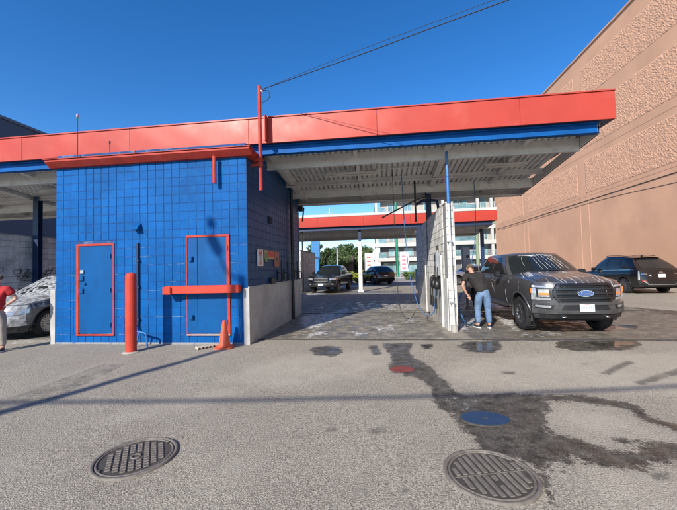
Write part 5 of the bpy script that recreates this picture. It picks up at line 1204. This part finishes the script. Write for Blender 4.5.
for i, (px, Y, sc, h, k) in enumerate(((310, 52, .9, 2.9, 0), (321, 47, 1.05, 2.9, 1), (331, 55, 1.2, 2.6, 2), (341, 50, .9, 2.6, 0), (350, 56, 1.2, 3.0, 1), (358, 60, 1.1, 3.3, 2), (367, 56, .95, 3.0, 0), (303, 48, .9, 2.3, 1), (344, 64, 1.5, 3.0, 2))):
    p_ = AT(px, 262, Y); tree(p_.x, Y, sc, h, (CR+CR2)[k] if i % 3 else CR2[k % 2], TL[i])
SH = leaf_mesh('foliage', SHRUB, .8, 1.0, 2600, .07, 11, 14); SH2 = leaf_mesh('foliage', LEAF2, .8, 1.0, 2600, .07, 12, 14)
for i, (px, Y, sc, me_) in enumerate(((346, 34, .95, SH), (351, 34.5, 1.05, SH), (357, 34, .9, SH), (365, 38, 1.1, SH), (371, 37, .8, SH2), (376, 40, .9, SH), (304, 30, .9, SH2), (309, 31, .8, SH2), (406, 40, .8, SH2), (412, 40, .8, SH2))):
    lb = ['yellow green shrub next to the black pickup', 'middle yellow green shrub left of the white clad post', 'yellow green shrub touching the white clad post', 'yellow green shrub right of the white clad post', 'small green shrub behind the far SUV', 'shrub under the banner by the far SUV', 'green shrub behind the far divider wall', 'second green shrub right of the far divider wall', 'low green shrub at the foot of the green pole', 'low green shrub right of the green pole'][i]
    p_ = AT(px, 262, Y); t = thing('shrub', lb, 'shrub', (p_.x, Y, 0), i, 'shrubs along the far lane')
    o = bpy.data.objects.new('foliage', me_); COL.objects.link(o); o.parent = t; o.location = (0, 0, .6*sc); o.scale = (sc, sc, sc*1.1)
    b = MB(); b.tube([(0, 0, 0), (0, 0, .7)], .04, 5); b.build('stem', BARK, t)

# ------------------------------------------------------------------ people
def skin_mesh(chains, sub=2, root=None):
    """chains: list of lists of (x,y,z,rx,ry); points with the same coordinates are joined"""
    V = []; R_ = []; E_ = []; idx = {}
    for ch in chains:
        pr = None
        for q in ch:
            k = tuple(round(c, 4) for c in q[:3])
            if k not in idx: idx[k] = len(V); V.append(q[:3]); R_.append((q[3], q[4] if len(q) > 4 else q[3]))
            i = idx[k]
            if pr is not None and pr != i: E_.append((pr, i))
            pr = i
    me = bpy.data.meshes.new('tmp'); me.from_pydata(V, E_, []); o = bpy.data.objects.new('tmp', me); COL.objects.link(o)
    md = o.modifiers.new('s', 'SKIN'); md.use_smooth_shade = True; md.branch_smoothing = .6
    for i, r in enumerate(R_): me.skin_vertices[0].data[i].radius = r
    me.skin_vertices[0].data[idx[tuple(round(c, 4) for c in (root or chains[0][0])[:3])]].use_root = True
    sb = o.modifiers.new('b', 'SUBSURF'); sb.levels = sub; sb.render_levels = sub
    dg = bpy.context.evaluated_depsgraph_get(); dg.update(); out = bpy.data.meshes.new_from_object(o.evaluated_get(dg)); bpy.data.objects.remove(o); return out
def add_mesh(name, me, m_, parent, sm=True):
    me.materials.clear(); me.materials.append(m_)
    for p in me.polygons: p.use_smooth = sm; p.material_index = 0
    o = bpy.data.objects.new(name, me); COL.objects.link(o); o.parent = parent; return o
def person(label, loc, rot, J, top, trousers, shoe, hair=HAIR, sleeve=.62, cap=None):
    """J: joints in local metres, figure facing -y. pelvis chest neck head + (shoulder elbow wrist) x2 + (hip knee ankle toe) x2"""
    t = thing('person', label, 'person', loc, rot); V = Vector
    g = {k: V(v) for k, v in J.items()}
    fw = g['face'].normalized()
    def c(p, r, r2=None): return (p.x, p.y, p.z, r, r2 or r)
    mid = g['pelvis'].lerp(g['chest'], .5)
    ch = [[c(g['pelvis'], .10, .10), c(mid, .095, .095), c(g['chest'], .10, .10), c(g['neck'], .055)],
          [c(g['neck'], .055), c(g['neck'].lerp(g['head'], .5), .062), c(g['head']-V((0, 0, .0)), .105, .112), c(g['head']+(g['head']-g['neck']).normalized()*.085, .088, .095)],
          [c(g['head'], .105, .112), c(g['head']+fw*.05-(g['head']-g['neck']).normalized()*.065, .06)]]
    fingers = []
    for s_ in 'LR':
        sh, el, wr = g['sh'+s_], g['el'+s_], g['wr'+s_]; d = (wr-el).normalized()
        ch.append([c(g['chest'], .10, .10), c(sh, .044), c(sh.lerp(el, .5), .044), c(el, .038), c(el.lerp(wr, .35), .038), c(wr, .025), c(wr+d*.075, .034, .018)])
        hp_, kn, an = g['hip'+s_], g['kn'+s_], g['an'+s_]; td = V((g['to'+s_]-an)).normalized()
        ch.append([c(g['pelvis'], .10, .10), c(hp_, .060), c(hp_.lerp(kn, .5), .062), c(kn, .05), c(kn.lerp(an, .35), .054), c(an, .036)])
        ch.append([c(an, .036), c(g['to'+s_], .035, .028)])
        side = d.cross(fw); side = side.normalized() if side.length > .1 else V((1, 0, 0)); nr = side.cross(d).normalized()
        for k in range(4):
            o_ = (k-1.5)*.019; l = (.075, .085, .08, .062)[k]; b0 = wr+d*.07+side*o_; cur = nr*(-.012 if s_ == 'L' else .012)
            fingers.append([c(b0, .009), c(b0+d*.03+side*o_*.1, .0095), c(b0+d*(.03+l*.45)+cur*.9, .0085), c(b0+d*(.03+l*.75)+cur*2.4, .007)])
        sg = 1 if s_ == 'L' else -1; b0 = wr+d*.025+side*.02*sg
        fingers.append([c(b0, .010), c(b0+side*.026*sg+d*.025, .0105), c(b0+side*.036*sg+d*.058+nr*.006, .009)])
    bo = add_mesh('body', skin_mesh(ch), SKIN, t)
    for k, f_ in enumerate(fingers): add_mesh('thumb' if k % 5 == 4 else 'finger', skin_mesh([f_], 1), SKIN, bo)
    # shirt
    sc = []
    for s_ in 'LR':
        sh, el = g['sh'+s_], g['el'+s_]; sc.append([c(g['chest'], .185, .17), c(sh, .115), c(sh.lerp(el, sleeve*.6), .09), c(sh.lerp(el, sleeve), .085)])
    ax_ = (g['chest']-g['pelvis']).normalized()
    sc.append([c(g['pelvis']-ax_*.05, .165, .165), c(g['pelvis']+ax_*.06, .158, .158), c(mid, .175, .165), c(g['chest'], .185, .17), c(g['chest'].lerp(g['neck'], .6), .09)])
    add_mesh('t_shirt', skin_mesh(sc, 2, c(g['chest'], 0)), top, t)
    tc = [[c(g['pelvis']+ax_*.07, .145, .145), c(g['pelvis'], .150, .150)]]
    for s_ in 'LR':
        hp_, kn, an = g['hip'+s_], g['kn'+s_], g['an'+s_]; tc.append([c(g['pelvis'], .150, .150), c(hp_, .125, .125), c(hp_.lerp(kn, .5), .105), c(kn, .086), c(kn.lerp(an, .45), .080), c(an.lerp(kn, .06), .062)])
    add_mesh('trousers', skin_mesh(tc, 2, c(g['pelvis'], 0)), trousers, t)
    for s_ in 'LR':
        an, to = g['an'+s_], g['to'+s_]; td = (to-an); td.z = 0; td.normalize(); h0 = V((an.x, an.y, .045))
        add_mesh('shoe', skin_mesh([[c(h0-td*.035, .042, .045), c(h0+td*.05, .046, .044), c(V((to.x, to.y, .04)), .045, .036), c(V((to.x, to.y, .035))+td*.05, .032, .026)]]), shoe, t)
        b = MB(); n = 16; ctr = V((an.x, an.y, 0))+td*.075; sd_ = V((-td.y, td.x, 0)); b.prism([tuple((ctr+td*.155*math.cos(2*PI*k/n)+sd_*.05*math.sin(2*PI*k/n)))[:2] for k in range(n)], .0, .022); b.build('shoe_sole', SHOEW, t)
    up_ = (g['head']-g['neck']).normalized()
    add_mesh('hair', skin_mesh([[c(g['head']-fw*.03-up_*.015, .095, .10), c(g['head']-fw*.022+up_*.04, .115, .12), c(g['head']-fw*.012+up_*.095, .095, .10)]]), hair, t)
    rt_ = fw.cross(up_).normalized()
    for sg in (1, -1):
        b = MB(); b.lathe([(0, -.012), (.012, -.008), (.0145, 0), (.012, .008), (0, .012)], n=10); o = b.build('eye', SIGNW, t); o.location = g['head']+fw*.082+rt_*.03*sg+up_*.012
        b = MB(); b.lathe([(0, -.03), (.012, -.02), (.016, 0), (.012, .02), (0, .03)], n=10); o = b.build('ear', SKIN, t); o.location = g['head']+rt_*.088*sg-up_*.01
    b = MB(); b.tube([g['head']+fw*.082+up_*.005, g['head']+fw*.108-up_*.03, g['head']+fw*.09-up_*.04], [.007, .013, .008], 6); b.build('nose', SKIN, t)
    b = MB(); b.tube([g['head']+fw*.086-up_*.062-rt_*.022, g['head']+fw*.094-up_*.064, g['head']+fw*.086-up_*.062+rt_*.022], .005, 6); b.build('mouth', mat('lip', (.35, .12, .10), .5), t)
    return t, g
# bending man, seen from behind; local frame = world axes (he faces +y, leaning to the left)
J = dict(pelvis=(0, 0, .93), chest=(-.13, .22, 1.29), neck=(-.18, .34, 1.44), head=(-.19, .44, 1.52), face=(-.2, .75, -.6),
         shL=(-.36, .20, 1.35), elL=(-.47, .14, 1.07), wrL=(-.36, .16, .86), shR=(.06, .28, 1.36), elR=(.08, .50, 1.10), wrR=(-.16, .66, 1.0),
         hipL=(-.10, 0, .88), knL=(-.13, .06, .47), anL=(-.14, -.02, .085), toL=(-.20, .12, .04), hipR=(.10, .0, .88), knR=(.12, .05, .47), anR=(.12, -.05, .085), toR=(.14, .10, .04))
man, g = person('man in a black t-shirt and jeans bending beside the grey pickup, seen from behind', (2.62, 9.28, 0), 0, J, TEE, JEANS, SHOE)
wire('spray_wand', [(2.62-.16, 9.28+.68, 1.0), (2.62-.1, 9.28+.95, .85), (2.75, 10.5, .65)], .014, BLACK, 'thin black spray wand held in the right hand of the bending man', 'spray wand')
wire('pressure_hose', [(2.62-.16, 9.28+.66, 1.0), (2.3, 9.7, .95), (2.1, 9.45, .82), (2.02, 9.3, .55), (2.1, 9.2, .2), (2.3, 9.5, .04), (2.7, 10.4, .03), (2.9, 11.5, .03)], .016, HOSE, 'blue hose trailing from the bending man across the wet slab', 'hose', n=8)
# person at the left edge, hand on hip, facing the foam covered car
J = dict(pelvis=(0, 0, .92), chest=(0, .01, 1.25), neck=(0, .01, 1.44), head=(0, -.01, 1.56), face=(-.2, -.9, 0),
         shL=(.18, .01, 1.36), elL=(.33, .06, 1.14), wrL=(.17, .0, 1.0), shR=(-.18, .01, 1.36), elR=(-.27, .05, 1.1), wrR=(-.24, -.12, .9),
         hipL=(.09, 0, .87), knL=(.10, -.02, .47), anL=(.11, .02, .085), toL=(.13, -.12, .04), hipR=(-.09, 0, .87), knR=(-.10, -.02, .47), anR=(-.12, .02, .085), toR=(-.14, -.12, .04))
person('person in a red t-shirt and khaki trousers with one hand on the hip', (-8.36, 6.56, 0), math.radians(20), J, REDTEE, KHAKI, SHOE)
# timber of the scene that hides under haze is left to the sky; slim far grass verge
VERGE = mat('grass_verge', (.10, .12, .04), .9, var=.3, vs=2)
b = MB(); b.box(-60, 15.5, 27.5, 34.1, -.02, .003); b.build('back_lane', mat('lane_asphalt', (.20, .19, .175), .9, var=.15, vs=.8), None, True, kind='structure')
b = MB(); b.box(-12, 3.4, 60.01, 200, -.02, .10); b.build('grass_verge', VERGE, None, True, kind='structure')
for y_ in (29.5,):
    pass
bpy.context.view_layer.update()
# loose grit and small stones on the asphalt, too many to count
b = MB(); r_ = random.Random(21)
for k in range(200):
    p_ = G(r_.uniform(5, 672), r_.uniform(348, 508)); s = r_.uniform(.003, .009)*(1 if r_.random() < .95 else 1.8)
    o_ = [(p_.x+s*dx*r_.uniform(.6, 1.2), p_.y+s*dy*r_.uniform(.6, 1.2), s*dz*.8+.004) for dx, dy, dz in ((1, 0, 0), (0, 1, 0), (-1, 0, 0), (0, -1, 0), (0, 0, 1))]
    b.face_add(o_, [(0, 1, 4), (1, 2, 4), (2, 3, 4), (3, 0, 4)])
tag(b.build('loose_grit', mat('stone_grit', (.17, .15, .12), .9, var=.5, vs=3), None, True, kind='stuff'), 'loose grit and small stones scattered over the asphalt', 'grit')
